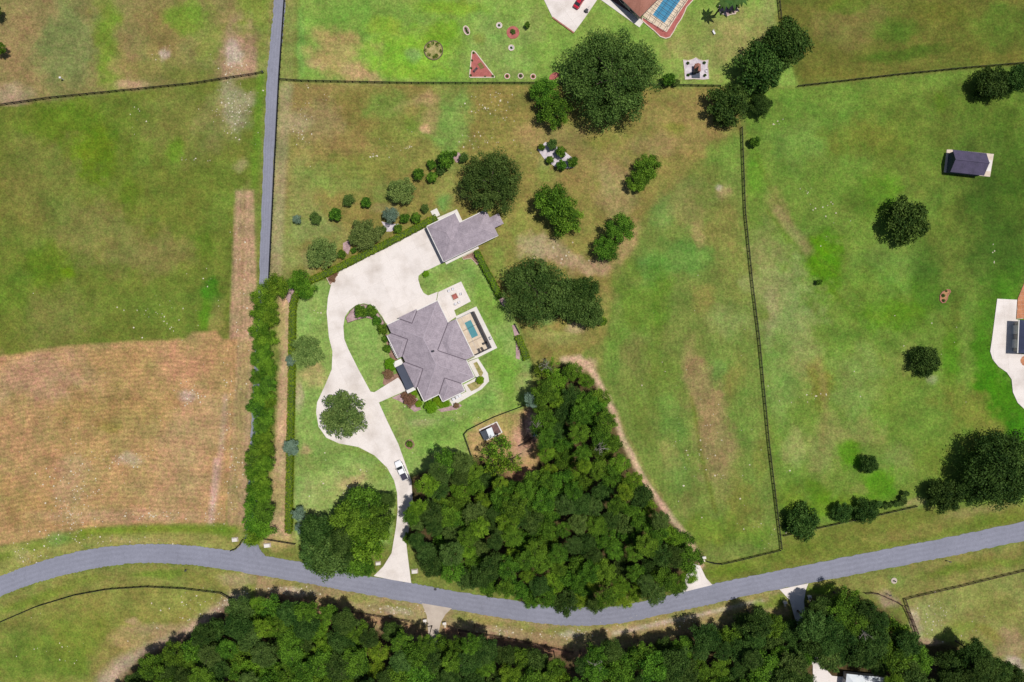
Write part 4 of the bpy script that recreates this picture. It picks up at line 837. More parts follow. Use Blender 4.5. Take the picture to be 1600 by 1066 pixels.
# ---- barn-like shed in the east pasture
f6 = Frame(1489, 232, .994, .11)
gb6 = W(1512, 255); sd = thing('garden_shed', 'dark purple roofed shed on a timber base in the east pasture', 'shed', gb6)
pxprism('timber_base', [(1479, 234), (1486, 234), (1552.5, 241), (1546.5, 276.5), (1474.5, 269.5)], 0, .12, 'edging', sd, gb6)
def gable_roof(fr, u0, u1, v0, v1, ze, pitch, material, root, base):
    k = PM(ze); zr = ze + (v1 - v0) / 2 * k * pitch; vm = (v0 + v1) / 2
    for s_, (va, vb) in enumerate(((v0, vm), (v1, vm))):
        a, b_, c, d = fr.at(u0, va, ze), fr.at(u1, va, ze), fr.at(u1, vb, zr, ze), fr.at(u0, vb, zr, ze); dn = Vector((0, 0, -.1))
        m = MB(); m.add([a, b_, c, d, a + dn, b_ + dn, c + dn, d + dn], [(0, 1, 2, 3), (7, 6, 5, 4), (0, 4, 5, 1), (1, 5, 6, 2), (3, 2, 6, 7), (0, 3, 7, 4)]); m.build('roof_slope', material, root, base=base)
    m = MB(); m.bar(fr.at(u0, vm, zr + .05, ze), fr.at(u1, vm, zr + .05, ze), .3, .06); m.build('ridge_cap', material, root, base=base)
    return zr
zr = gable_roof(f6, 0, 53, 2, 37, 2.5, .55, 'shingle_dark', sd, gb6)
p6 = [f6.at(u, v, 0, 2.5) for u, v in ((2, 4), (51, 4), (51, 35), (2, 35))]
MB().prism(p6, .12, 2.38).build('wall', 'slate_flat', sd, base=gb6)
for u in (2.2, 50.8):
    a, b_, c = f6.at(u, 4, 2.38, 2.5), f6.at(u, 35, 2.38, 2.5), f6.at(u, 19.5, zr - .2, 2.5); e = Vector((f6.u[0], -f6.u[1], 0)) * .08
    MB().add([a, b_, c, a + e, b_ + e, c + e], [(0, 1, 2), (5, 4, 3), (0, 3, 4, 1), (1, 4, 5, 2), (2, 5, 3, 0)]).build('gable_end', 'slate_flat', sd, base=gb6)
m = MB(); q = [W(1544, 250), W(1550, 251), W(1547, 268), W(1540, 268)]; m.prism(q, .1, .2); m.build('ramp', 'concrete_white', sd, base=gb6)
MB().box(f6.at(51.6, 20, 1.2, 2.5), (.12, 1.8, 2.0), 0).build('door', 'door_brown', sd, base=gb6)

# ---- little animal shed by the wood
f7 = Frame(749, 674, .9, -.42)
cbp = W(768, 676); cp = thing('animal_shed', 'small shed with half white half slate roof inside the fenced pen', 'shed', cbp)
edging('kerb', [(748, 671.5), (776.5, 658.5), (785.6, 676), (761, 688.5)], 1.8, .18, 'concrete_white', cp, cbp)
pxprism('run_floor', [(749.5, 672.2), (775.8, 660.3), (783.6, 675.5), (761.6, 686.6)], -.1, .1, 'dirt_brown', cp, cbp)
def tilted(pts, name, material, th=.08):
    vs = []
    for x, y, z in pts: p = W(x, y, z); vs.append(p)
    vs += [v - Vector((0, 0, th)) for v in vs]; MB().add(vs, [(3, 2, 1, 0), (4, 5, 6, 7), (0, 1, 5, 4), (1, 2, 6, 5), (2, 3, 7, 6), (3, 0, 4, 7)]).build(name, material, cp, base=cbp)
tilted([(750.2, 675.5, 1.7), (759.2, 671.3, 2.4), (764.6, 685, 2.4), (757.2, 688.6, 1.7)], 'roof_slope', 'roof_slate')
tilted([(759.5, 671.3, 2.42), (768.2, 667.4, 1.9), (772.8, 680.5, 1.9), (764.9, 685, 2.42)], 'roof_slope', 'roof_white')
MB().prism([W(751.5, 675.5), W(767.2, 668.6), W(771.2, 680), (W(757.8, 687))], .1, 1.6).build('wall', 'wood', cp, base=cbp)
for x, y in ((775, 661), (782.5, 675), (769, 664)): p = W(x, y); MB().box((p.x, p.y, .75), (.12, .12, 1.5)).build('post', 'wood', cp, base=cbp)
# ------------------------------------------------------------------ trees
def leaf_mesh(name, P, N, size, tone, material, rs, aspect=.62):
    """many small leaf-spray faces; P centres, N normals"""
    n_ = len(P)
    r = rs.normal(size=(n_, 3)); T = np.cross(N, r); T /= np.linalg.norm(T, axis=1)[:, None] + 1e-9; B = np.cross(N, T)
    s1 = size[:, None]; s2 = s1 * aspect
    bend = N * (s1 * rs.uniform(-.25, .25, (n_, 1)))
    q = np.stack([P - T * s1, P - B * s2 + bend, P + T * s1, P + B * s2 + bend], 1).reshape(-1, 3)
    me = bpy.data.meshes.new(name); me.vertices.add(len(q)); me.vertices.foreach_set('co', q.ravel())
    me.loops.add(n_ * 4); me.loops.foreach_set('vertex_index', np.arange(n_ * 4, dtype=np.int32))
    me.polygons.add(n_); me.polygons.foreach_set('loop_start', np.arange(0, n_ * 4, 4, dtype=np.int32)); me.polygons.foreach_set('loop_total', np.full(n_, 4, np.int32))
    me.update(calc_edges=True)
    a_ = me.attributes.new('tone', 'FLOAT', 'FACE'); a_.data.foreach_set('value', tone.astype(np.float32))
    me.materials.append(MATS[material]); return me
def crown(name, seed, material, R=4.0, flat=.72, nl=26, lobe=(.24, .42), leaves=3200, leaf=.34, spread=.78, jag=.35, pointy=0.0, zvar=.5, fill=.45, rnd=.7):
    """crown of radius R about the origin built of leafy clumps; its uneven outline comes from the clumps"""
    rs = np.random.default_rng(seed); cs = []; lr = []
    for i in range(nl):
        rad = spread * R * math.sqrt((i + .5) / nl); ang = i * 2.39996 + rs.uniform(-.5, .5)
        rad *= rs.uniform(.82, 1.08); l_ = R * rs.uniform(*lobe)
        z = flat * R * (math.sqrt(max(0, 1 - min(1, rad / R) ** 2)) - .35) * (1 + rs.uniform(-zvar, zvar * .4)) + pointy * R * (1 - rad / R)
        cs.append((rad * math.cos(ang), rad * math.sin(ang), z - l_ * .45)); lr.append(l_)
    for i in range(max(4, nl // 4)):       # lower skirt
        ang = rs.uniform(0, 6.28); rad = R * rs.uniform(.35, .75); l_ = R * rs.uniform(.2, .32)
        cs.append((rad * math.cos(ang), rad * math.sin(ang), -flat * R * rs.uniform(.3, .6))); lr.append(l_)
    cs = np.array(cs); lr = np.array(lr)
    p = lr ** 2 / (lr ** 2).sum(); w_ = rs.choice(len(lr), leaves, p=p)
    d = rs.normal(size=(leaves, 3)); d[:, 2] = np.where(d[:, 2] < -.35, -d[:, 2] * .8, d[:, 2]); d /= np.linalg.norm(d, axis=1)[:, None]
    q = rs.random(leaves)
    rad = lr[w_] * np.where(q < fill, rs.uniform(.45, .95, leaves), 1 + (rs.random(leaves) ** 2.2) * jag)
    P = cs[w_] + d * rad[:, None] * np.array([1, 1, .85])
    N = d * .5 + rs.normal(size=(leaves, 3)) * rnd + np.array([0, 0, .3]); N /= np.linalg.norm(N, axis=1)[:, None]
    lt = rs.random(len(lr)); tone = np.clip(-.08 + .62 * lt[w_] ** 1.3 + rs.random(leaves) ** 1.6 * .75, 0, 1)
    return leaf_mesh(name, P, N, leaf * rs.uniform(.6, 1.4, leaves), tone, material, rs)
def trunk_mesh(name, seed, h=6.0, r=.28, spread=2.6, rise=1.6, limbs=6, material='bark'):
    rr = random.Random(seed); m = MB(); pts = [Vector((0, 0, -.1))]
    for i in range(1, 5): pts.append(Vector((rr.uniform(-.15, .15) * i * .5, rr.uniform(-.15, .15) * i * .5, h * i / 4)))
    for i in range(4): m.tube(pts[i], pts[i + 1], r * (1.25 if i == 0 else 1) * (1 - .16 * i), r * (1 - .16 * (i + 1)), 8, False)
    for i in range(limbs):
        a = 6.283 * i / limbs + rr.uniform(-.4, .4); s_ = pts[2 + i % 3]; e = s_ + Vector((math.cos(a) * spread * rr.uniform(.6, 1), math.sin(a) * spread * rr.uniform(.6, 1), rise * rr.uniform(.6, 1.3)))
        mid = (s_ + e) / 2 + Vector((0, 0, .25)); m.tube(s_, mid, r * .5, r * .34, 6, False); m.tube(mid, e, r * .34, r * .12, 6, False)
    me = bpy.data.meshes.new(name); me.from_pydata([tuple(v) for v in m.v], [], m.f); me.materials.append(MATS[material]); return me
CR = {}
def species(key, material, nvar, **kw): CR[key] = [crown('crown_' + key, hash_(key) + i * 13, material, **kw) for i in range(nvar)]
def hash_(s): return sum(ord(c) * (i + 3) for i, c in enumerate(s))
species('oak', 'leaf_oak', 3, nl=60, lobe=(.11, .2), leaves=9000, leaf=.17, spread=.9, flat=.66, jag=.5)
species('dark', 'leaf_dark', 4, nl=38, lobe=(.15, .26), leaves=9500, leaf=.175, spread=.88, jag=.45, zvar=.6)
species('mid', 'leaf_mid', 5, nl=22, lobe=(.14, .28), leaves=7600, leaf=.175, spread=.96, jag=.7, zvar=.8)
species('lime', 'leaf_lime', 4, nl=22, lobe=(.12, .26), leaves=6200, leaf=.175, spread=.96, jag=.8, zvar=.8)
species('soft', 'leaf_soft', 2, nl=56, lobe=(.11, .2), leaves=8000, leaf=.16, spread=.88, flat=.5, jag=.5)
species('row', 'leaf_row', 4, nl=26, lobe=(.14, .27), leaves=6000, leaf=.18, spread=.95, jag=.9)
species('blue', 'leaf_blue', 2, nl=30, lobe=(.16, .26), leaves=4200, leaf=.2, pointy=.5, flat=.4, jag=.5)
species('shrub', 'leaf_mid', 3, nl=18, lobe=(.2, .34), leaves=2400, leaf=.34, jag=.45)
species('shrub_dark', 'leaf_oak', 2, nl=18, lobe=(.2, .34), leaves=2400, leaf=.34, jag=.45)
species('topiary', 'leaf_topiary', 2, nl=40, lobe=(.2, .26), leaves=3600, leaf=.28, spread=.82, jag=.08, flat=.7, zvar=.1, rnd=.4)
species('brown', 'leaf_brown', 1, nl=30, lobe=(.2, .28), leaves=2600, leaf=.3, spread=.82, jag=.2, flat=.6, zvar=.2)
species('bare', 'leaf_lime', 2, nl=20, lobe=(.12, .22), leaves=1100, leaf=.24, spread=.9, jag=.9)
TR = [trunk_mesh('trunk', 5 + i) for i in range(4)]
trr = random.Random(42)
def tree(px, py, rpx, sp, label, h=None, cat='tree', group=None, name=None, trunk=True, zs=1.0, ry=None):
    rm = rpx / S; shrub = cat in ('shrub', 'bush')
    if h is None: h = rm * (1.1 if shrub else 2.0) + (0 if shrub else 1.8)
    rz_ = rm * .72 * zs
    zc = max(rz_ * .45, h - rz_ * .75); k_ = PM(zc); rw = rpx * k_; p = W(px, py, zc)
    nm = name or {'oak': 'oak_tree', 'dark': 'dark_tree', 'blue': 'blue_conifer', 'topiary': 'clipped_bush', 'brown': 'brown_bush'}.get(sp, 'bush' if shrub else 'leafy_tree')
    t = thing(nm, label, cat, (p.x, p.y, 0), 0, group)
    v = trr.randrange(len(CR[sp])); s_ = rw / 4.0
    o = inst('crown', CR[sp][v], t, (0, 0, zc), trr.uniform(0, 6.28), (s_, s_ * (ry or trr.uniform(.93, 1.07)), s_ * zs * trr.uniform(.92, 1.1)))
    if trunk: inst('trunk', TR[trr.randrange(4)], t, (0, 0, 0), trr.uniform(0, 6.28), (s_ * .85, s_ * .85, max(.15, zc / 6.6)))
    return t

# the great oak is one wide crown of its own
big = crown('crown_great_oak', 901, 'leaf_oak', R=13.2, flat=.55, nl=110, lobe=(.065, .15), leaves=46000, leaf=.22, spread=.95, jag=.55, zvar=.9)
zc = 8.2; p = W(957, 121, zc); t = thing('oak_tree', 'huge dark live oak below the terracotta roofed house', 'tree', (p.x, p.y, 0))
inst('crown', big, t, (0, 0, zc)); inst('trunk', trunk_mesh('trunk', 77, 7.2, .75, 8.5, 3.4, 14, 'bark'), t)
big2 = crown('crown_round_oak', 911, 'leaf_oak', R=8.8, flat=.6, nl=80, lobe=(.075, .16), leaves=25000, leaf=.20, spread=.95, jag=.5, zvar=.8)
def bigtree(px, py, rpx, label, zc=6.2, rz=0.0, me=big2, R0=8.8, sy=1.0):
    p = W(px, py, zc); s_ = rpx * PM(zc) / R0; t = thing('oak_tree', label, 'tree', (p.x, p.y, 0))
    inst('crown', me, t, (0, 0, zc), rz, (s_, s_ * sy, s_)); inst('trunk', trunk_mesh('trunk', 80 + int(px), 5.4, .5, 4.8, 2.4, 9, 'bark'), t, (0, 0, 0), rz); return t
bigtree(768, 284, 50, 'round dark oak touching the north corner of the garage building')
bigtree(838, 455, 54, 'broad dark oak at the edge of the lawn east of the patio', rz=1.3)
big3 = crown('crown_edge_oak', 917, 'leaf_dark', R=9.6, flat=.6, nl=105, lobe=(.085, .165), leaves=34000, leaf=.21, spread=.94, jag=.7)
bigtree(1566, 733, 60, 'very dark large tree on the right edge above the road', 6.4, .4, big3, 9.6)
T = [
 (850, 145, 22, 'mid', 'bright green tree left of the huge oak on the north fence', 6), (866, 174, 25, 'mid', 'bright green tree just below the huge oak on its left', 6.5),
 (1182, 108, 42, 'dark', 'broad left tree of the dark pair on the north fence', 11), (1226, 70, 40, 'dark', 'upper right tree of the dark pair on the north fence', 12),
 (1133, 166, 36, 'dark', 'dark tree at the top end of the paddock fence', 9), (1187, 166, 18, 'dark', 'small dark tree between the paddock fence and the dark pair', 6),
 (1546, 132, 30, 'dark', 'dark tree under the far right north fence', 8), (1592, 122, 24, 'dark', 'dark tree cut by the right edge at the north fence', 8),
 (1011, 262, 21, 'mid', 'upper tree of the close pair on the tan slope', 6), (994, 285, 19, 'mid', 'lower tree of the close pair on the tan slope', 6),
 (864, 316, 30, 'mid', 'left tree of the bushy pair east of the round oak', 8), (884, 340, 27, 'mid', 'right tree of the bushy pair east of the round oak', 7),
 (968, 356, 22, 'mid', 'tall bright tree above a smaller one on the tan slope', 8), (948, 388, 19, 'mid', 'smaller round tree below the bright one on the tan slope', 6),
 (886, 470, 34, 'oak', 'dark tree joined to the right of the broad oak', 8), (916, 452, 22, 'dark', 'narrow dark tree top right of the broad oak', 8), (918, 486, 28, 'oak', 'dark tree at the right end of the oak clump', 8),
 (1412, 347, 38, 'dark', 'lone black green tree in the middle of the east pasture', 9.5), (1442, 566, 26, 'dark', 'lone dark tree with flat crown beside the east forecourt lawn', 6), (1356, 726, 17, 'dark', 'small lone dark tree low in the east pasture', 5),
 (1474, 776, 30, 'dark', 'dark tree left of the very dark one above the road', 8), (1512, 768, 22, 'dark', 'tree squeezed between two dark trees above the road', 8), (1250, 816, 30, 'dark', 'dark spreading tree by the bottom corner of the paddock fence', 6.5),
 (1314, 801, 17, 'dark', 'smaller left tree of the pair on the pasture\'s south fence', 5), (1350, 799, 22, 'dark', 'larger right tree of the pair on the pasture\'s south fence', 5.5),
 (537, 648, 37, 'soft', 'round soft green oak standing in the loop of the driveway', 7), (480, 549, 26, 'soft', 'grey green tree on the hedge left of the driveway', 6),
 (627, 298, 24, 'soft', 'round tree below the row of bushes north of the hedge', 6), (569, 367, 26, 'soft', 'middle round tree along the hedge north of the driveway', 6), (503, 396, 26, 'soft', 'left round tree along the hedge north of the driveway', 6),
 (432, 448, 20, 'row', 'bright tree where the grey lane meets the tree row', 6), (466, 438, 17, 'row', 'bright left half of the tree pair at the hedge bend', 5), (478, 452, 16, 'row', 'bright right half of the tree pair at the hedge bend', 5),
 (0, 76, 10, 'mid', 'small green tree cut by the left edge', 4), (-6, 18, 9, 'dark', 'dark tree just entering the left edge near the top', 4),
 (566, 790, 34, 'mid', 'bright tree nearest the truck left of the driveway', 10), (590, 815, 26, 'mid', 'bright tree right beside the driveway bend', 10), (578, 848, 34, 'lime', 'yellow green tree above the driveway mouth', 11), (545, 815, 28, 'mid', 'tree in the middle of the grove left of the driveway', 11),
 (497, 832, 30, 'dark', 'dark tree touching the blue conifers by the hedge end', 10), (512, 868, 36, 'oak', 'grey green tree overhanging the grey road', 11), (490, 868, 24, 'oak', 'grey green tree at the left end of the road grove', 10), (551, 878, 24, 'mid', 'green tree on the road edge between grove and driveway mouth', 8), (573, 888, 13, 'mid', 'small tree at the left flare of the driveway mouth', 5), (643, 806, 15, 'mid', 'tree leaning over the narrow driveway from the triangular wood', 9), (638, 842, 9, 'mid', 'low tree on the right edge of the driveway mouth', 5), (606, 782, 14, 'dark', 'small dark tree beside the narrow part of the driveway', 6), (536, 850, 26, 'dark', 'dark tree in the heart of the road grove', 11),
]
for a in T:
    # east of the sun's mirror point the dark outline in the photo is part crown, part shadow
    e = a[0] > 980 and a[3] in ('dark', 'mid')
    tree(a[0] + (.09 * a[2] if e else 0), a[1] - (.04 * a[2] if e else 0), a[2] * (.92 if e else 1), a[3], a[4], a[5] * (.74 if e else 1))
for px, py, r, lb_ in ((611, 336, 14, 'large blue grey conifer among bushes north of the hedge'), (464, 343, 8, 'small blue grey conifer beside the lane fence'), (455, 563, 10, 'blue conifer in the long hedge beside the grey green tree'), (455, 699, 14, 'blue conifer growing out of the long straight hedge'), (468, 803, 13, 'blue conifer at the bottom end of the long hedge'), (471, 825, 11, 'lowest blue conifer under the dark grove')):
    tree(px, py, r, 'blue', lb_, r / S * 1.9)
# bushes of the north border and gravel bed
B = [(493, 341, 10, 'second bush right of the small blue conifer'), (524, 336, 11, 'third bush in the row from the lane fence'), (545, 313, 10, 'left bush of the two in the open grass'), (572, 317, 9, 'right bush of the two in the open grass'),
 (654, 272, 10, 'bush at the start of the diagonal bush row'), (675, 277, 9, 'lower bush in the diagonal bush row'), (688, 266, 8, 'bush touching the largest of the diagonal row'), (674, 257, 8, 'upper bush in the diagonal bush row'), (697, 249, 15, 'largest bush of the diagonal row by pale stones'), (710, 240, 5, 'tiny bush on the pale stone patch'), (725, 247, 8, 'last bush of the diagonal row by the round oak'),
 (664, 326, 7, 'small bush near the garage corner'), (633, 341, 8, 'bush right of the large blue conifer'), (650, 341, 9, 'bush close to the end of the hedge'), (622, 357, 8, 'bush below the large blue conifer'), (598, 359, 7, 'bush left of the pale gap by the blue conifer'), (534, 397, 7, 'dark bush touching the left round tree'), (553, 391, 5, 'tiny bush between two round trees by the hedge'),
 (863, 226, 9, 'top bush in the white gravel bed'), (846, 230, 6, 'smallest bush at the left of the white gravel bed'), (876, 238, 9, 'middle bush in the white gravel bed'), (859, 250, 7, 'lower left bush in the white gravel bed'), (877, 258, 9, 'bottom bush in the white gravel bed'), (895, 253, 9, 'right bush in the white gravel bed'),
 (942, 502, 8, 'small bush right of the oak clump'), (1180, 222, 9, 'low bush in the pasture beside the paddock fence'), (1280, 441, 5, 'tiny dark bush alone in the pasture'), (640, 694, 6, 'bush in a pale ring bed on the lawn'), (824, 39, 5, 'tiny tree on the lawn right of the round red bed'), (1045, 124, 11, 'lime bush at the fence below the white gravel square'), (1056, 129, 6, 'small lime bush touching the fence')]
for px, py, r, lb_ in B: tree(px, py, r, 'shrub' if (px + int(py)) % 3 else 'shrub_dark', lb_, r / S * 1.7, 'bush')
sp_ = [(1366, 789), (1374, 787), (1383, 792), (1390, 789), (1400, 788), (1407, 787), (1413, 784), (1412, 779), (1416, 771)]
for i_, (px, py) in enumerate(sp_): tree(px, py, 5, 'shrub_dark', ['first', 'second', 'third', 'fourth', 'fifth', 'sixth', 'seventh', 'eighth', 'ninth'][i_] + ' dark sapling from the left along the pasture fence', 1.9, 'bush', 'saplings along the pasture fence', 'sapling')
# clipped bushes round the house
for px, py, r, s_, lb_ in ((563, 486, 11, 'shrub', 'left white flecked bush in the driveway island'), (579, 486, 11, 'shrub', 'right white flecked bush in the driveway island'), (589, 501, 8, 'shrub', 'bush below the pair in the driveway island'), (598, 515, 9, 'shrub', 'bush touching the west corner of the house'),
    (602, 530, 6, 'shrub', 'low bush under the shuttered wing'), (605, 545, 7, 'shrub', 'bush above the round clipped one by the porch'), (611, 569, 11, 'topiary', 'round clipped bush left of the porch roof'), (607, 584, 9, 'brown', 'rust brown bush left of the porch path'),
    (640, 625, 11, 'brown', 'large rust brown bush right of the porch path'), (633, 619, 7, 'brown', 'smaller rust brown bush beside the porch path'), (645, 617, 8, 'topiary', 'clipped bush at the right end of the porch'), (674, 636, 11, 'topiary', 'large round clipped bush below the south wall'), (683, 627, 8, 'topiary', 'clipped bush against the south wall corner'), (697, 631, 6, 'topiary', 'small clipped bush by the south bay'), (654, 631, 6, 'topiary', 'clipped bush under the left south corner'), (690, 633, 5, 'topiary', 'low clipped bush joining the south bay'), (750, 594, 7, 'topiary', 'round clipped bush in the garden walk corner'), (713, 634, 5, 'brown', 'brown low bush beside the south garden walk'), (665.5, 428, 5.5, 'topiary', 'small clipped ball by the driveway corner'), (636, 622, 4, 'brown', 'tiny rust brown bush at the porch path edge')):
    tree(px, py, r, s_, lb_, r / S * 1.35, 'bush', trunk=False)

# ---- tree row along the lane
ORD = ['first', 'second', 'third', 'fourth', 'fifth', 'sixth', 'seventh', 'eighth', 'ninth', 'tenth', 'eleventh', 'twelfth', 'thirteenth', 'fourteenth', 'fifteenth', 'sixteenth', 'seventeenth', 'eighteenth', 'nineteenth', 'twentieth'] + ['twenty ' + a for a in ('first', 'second', 'third', 'fourth', 'fifth', 'sixth', 'seventh', 'eighth', 'ninth')] + ['thirtieth', 'thirty first', 'thirty second', 'thirty third']
rr = random.Random(11); rowpts = []
for i in range(31):
    y = 462 + i * 12.6; cx = 415.5 - (y - 450) * .03
    rowpts.append((cx + rr.uniform(-4, 4) + (6 if i % 2 else -6), y + rr.uniform(-3, 3), rr.uniform(13, 17)))
for i_, (px, py, r) in enumerate(rowpts): tree(px, py, r, 'row' if rr.random() < .8 else 'mid', ORD[i_] + ' tree from the top of the dense row over the grey lane', rr.uniform(5, 7.5), group='trees in the row over the lane', name='row_tree')
# ---- the woods
def in_poly(x, y, pts):
    c = False; j = len(pts) - 1
    for i in range(len(pts)):
        xi, yi = pts[i]; xj, yj = pts[j]
        if (yi > y) != (yj > y) and x < (xj - xi) * (y - yi) / (yj - yi) + xi: c = not c
        j = i
    return c
def wood(polyg, dmin, seed, rad, hh, holes, labels, group, mix, maxn=300):
    rr = random.Random(seed); xs = [p[0] for p in polyg]; ys = [p[1] for p in polyg]; pts = []
    for _ in range(26000):
        x, y = rr.uniform(min(xs), max(xs)), rr.uniform(min(ys), max(ys))
        if not in_poly(x, y, polyg) or any((x - a) ** 2 / rx ** 2 + (y - b_) ** 2 / ry ** 2 < 1 for a, b_, rx, ry in holes): continue
        if all((x - a) ** 2 + (y - b_) ** 2 > dmin ** 2 for a, b_ in pts): pts.append((x, y))
    items = []
    for x, y in pts[:maxn]:
        sp = rr.choices(list(mix), list(mix.values()))[0]; r = rr.uniform(*rad); hgt = rr.uniform(*hh)
        if sp == 'lime': r *= .8
        items.append((x, y, r, sp, hgt))
    y0 = min(i[1] for i in items); y1 = max(i[1] for i in items) + .1; nb_ = max(1, min(7, round((y1 - y0) / 42)))
    band = lambda y: min(nb_ - 1, int((y - y0) / (y1 - y0) * nb_))
    names = {1: [''], 2: ['upper', 'lower'], 3: ['top', 'middle', 'bottom'], 4: ['top', 'upper', 'lower', 'bottom'], 5: ['top', 'upper', 'middle', 'lower', 'bottom']}.get(nb_) or [ORD[i] + ' highest' if i else 'top' for i in range(nb_)]
    for b_ in range(nb_):
        for sp in mix:
            row = sorted(i for i in items if i[3] == sp and band(i[1]) == b_)
            for k_, (x, y, r, sp_, hgt) in enumerate(row):
                w_ = (ORD[k_] + ' ' if len(row) > 1 else 'only ') + COLS[sp] + ' tree' + (' from left' if len(row) > 1 else '') + ' in ' + (names[b_] + ' band of ' if nb_ > 1 else '') + labels
                tree(x, y, r, sp, w_, hgt, group=group, name='wood_tree')
    return len(items)

COLS = {'mid': 'mid green', 'dark': 'dark green', 'lime': 'yellow green', 'oak': 'grey green'}
CWT = [(846, 622), (860, 584), (902, 580), (930, 606), (950, 656), (976, 724), (1026, 796), (1080, 872), (1084, 902), (1046, 924), (992, 936), (930, 946), (862, 942), (800, 926), (725, 908), (668, 880), (646, 842), (640, 802), (658, 758), (680, 726), (714, 708), (742, 726), (768, 740), (788, 740), (800, 758), (820, 760), (838, 744), (850, 720), (852, 690), (846, 655)]
n1 = wood(CWT, 20, 5, (13.5, 21.5), (5.5, 14.5), [(812, 728, 15, 22)],
     'triangular wood', 'trees of the triangular wood', {'mid': 6, 'dark': 2.8, 'lime': 3.2, 'oak': .8})
tree(862, 574, 16, 'bare', 'thin half bare tree at the top tip of the triangular wood', 7); tree(846, 580, 13, 'bare', 'second thin half bare tree at the wood\'s top tip', 6)
for a in ((782, 700, 20, 'just below the animal shed'), (800, 722, 18, 'right over the brown clearing'), (775, 726, 20, 'left above the brown clearing'), (805, 795, 15, 'at the bottom of the brown clearing'), (765, 712, 18, 'left of the animal shed corner')): tree(*a[:3], 'bare', 'thin yellowish tree ' + a[3], 8, group='thin trees over the clearing')
tree(832, 625, 15, 'blue', 'silvery tree at the left edge of the triangular wood', 8)
BWA = [(196, 1078), (232, 1034), (300, 1002), (352, 966), (398, 940), (430, 950), (470, 955), (530, 958), (560, 975), (655, 995), (674, 1010), (690, 1016), (690, 1092), (180, 1092)]
BWB = [(702, 1012), (730, 1004), (830, 1024), (900, 1040), (940, 1012), (1010, 1016), (1090, 997), (1160, 978), (1200, 970), (1232, 978), (1246, 990), (1262, 1012), (1262, 1040), (1256, 1060), (1258, 1092), (702, 1092)]
BWC = [(1282, 945), (1325, 934), (1368, 948), (1400, 985), (1428, 1010), (1435, 1050), (1430, 1092), (1395, 1092), (1390, 1040), (1340, 1036), (1300, 1030), (1282, 1010), (1264, 990), (1264, 965)]
BWD = [(1478, 1032), (1505, 1014), (1550, 1026), (1590, 1060), (1600, 1092), (1460, 1092)]
hb = (6.5, 13.5)
wood(BWA, 22, 21, (15, 24), hb, [], 'bottom left wood', 'trees of the bottom left wood', {'mid': 6, 'dark': 4, 'lime': 1.6, 'oak': 1.0})
wood(BWB, 22, 22, (15, 24), hb, [], 'bottom middle wood', 'trees of the bottom middle wood', {'mid': 5, 'dark': 6, 'lime': .9, 'oak': 1.0})
wood(BWC, 22, 23, (16, 26), (8, 13.5), [(1298, 1046, 24, 14)], 'wood right of south east drive', 'trees right of the south east drive', {'mid': 2, 'dark': 5, 'lime': .5, 'oak': 2.5})
wood(BWD, 23, 24, (16, 25), (7, 12), [], 'bottom right corner clump', 'trees of the bottom right clump', {'mid': 1, 'dark': 5, 'oak': 2})

def snag(px, py, h, seed, label):
    rr = random.Random(seed); p = W(px, py, h * .8); t = thing('dead_tree', label, 'dead tree', (p.x, p.y, 0)); m = MB(); top = Vector((.3, .2, h)); m.tube((0, 0, -.1), top * .5, .22, .16, 7, False); m.build('trunk', 'bark_pale', t)
    m = MB()
    for i in range(16):
        s_ = top * rr.uniform(.45, 1); a = rr.uniform(0, 6.28); L_ = rr.uniform(1.0, 2.4); e = s_ + Vector((math.cos(a) * L_, math.sin(a) * L_, rr.uniform(.1, .9))); m.tube(s_, e, .06, .03, 5, False)
        for k in range(3): f_ = s_.lerp(e, rr.uniform(.4, 1)); m.tube(f_, f_ + Vector((rr.uniform(-.7, .7), rr.uniform(-.7, .7), rr.uniform(0, .4))), .035, .02, 4, False)
    m.tube(top * .5, top, .16, .06, 7, False); m.build('branches', 'bark_pale', t)
for px, py, h, lb_ in ((853, 572, 9, 'pale dead tree at the top tip of the triangular wood'), (836, 668, 11, 'pale dead tree leaning from the wood by the animal shed'), (935, 700, 14, 'pale dead treetop in the middle of the triangular wood'), (925, 1035, 12, 'pale dead treetop at the edge of the bottom middle wood'), (1345, 985, 14, 'pale dead treetop right of the south east drive')): snag(px, py, h, int(px), lb_)
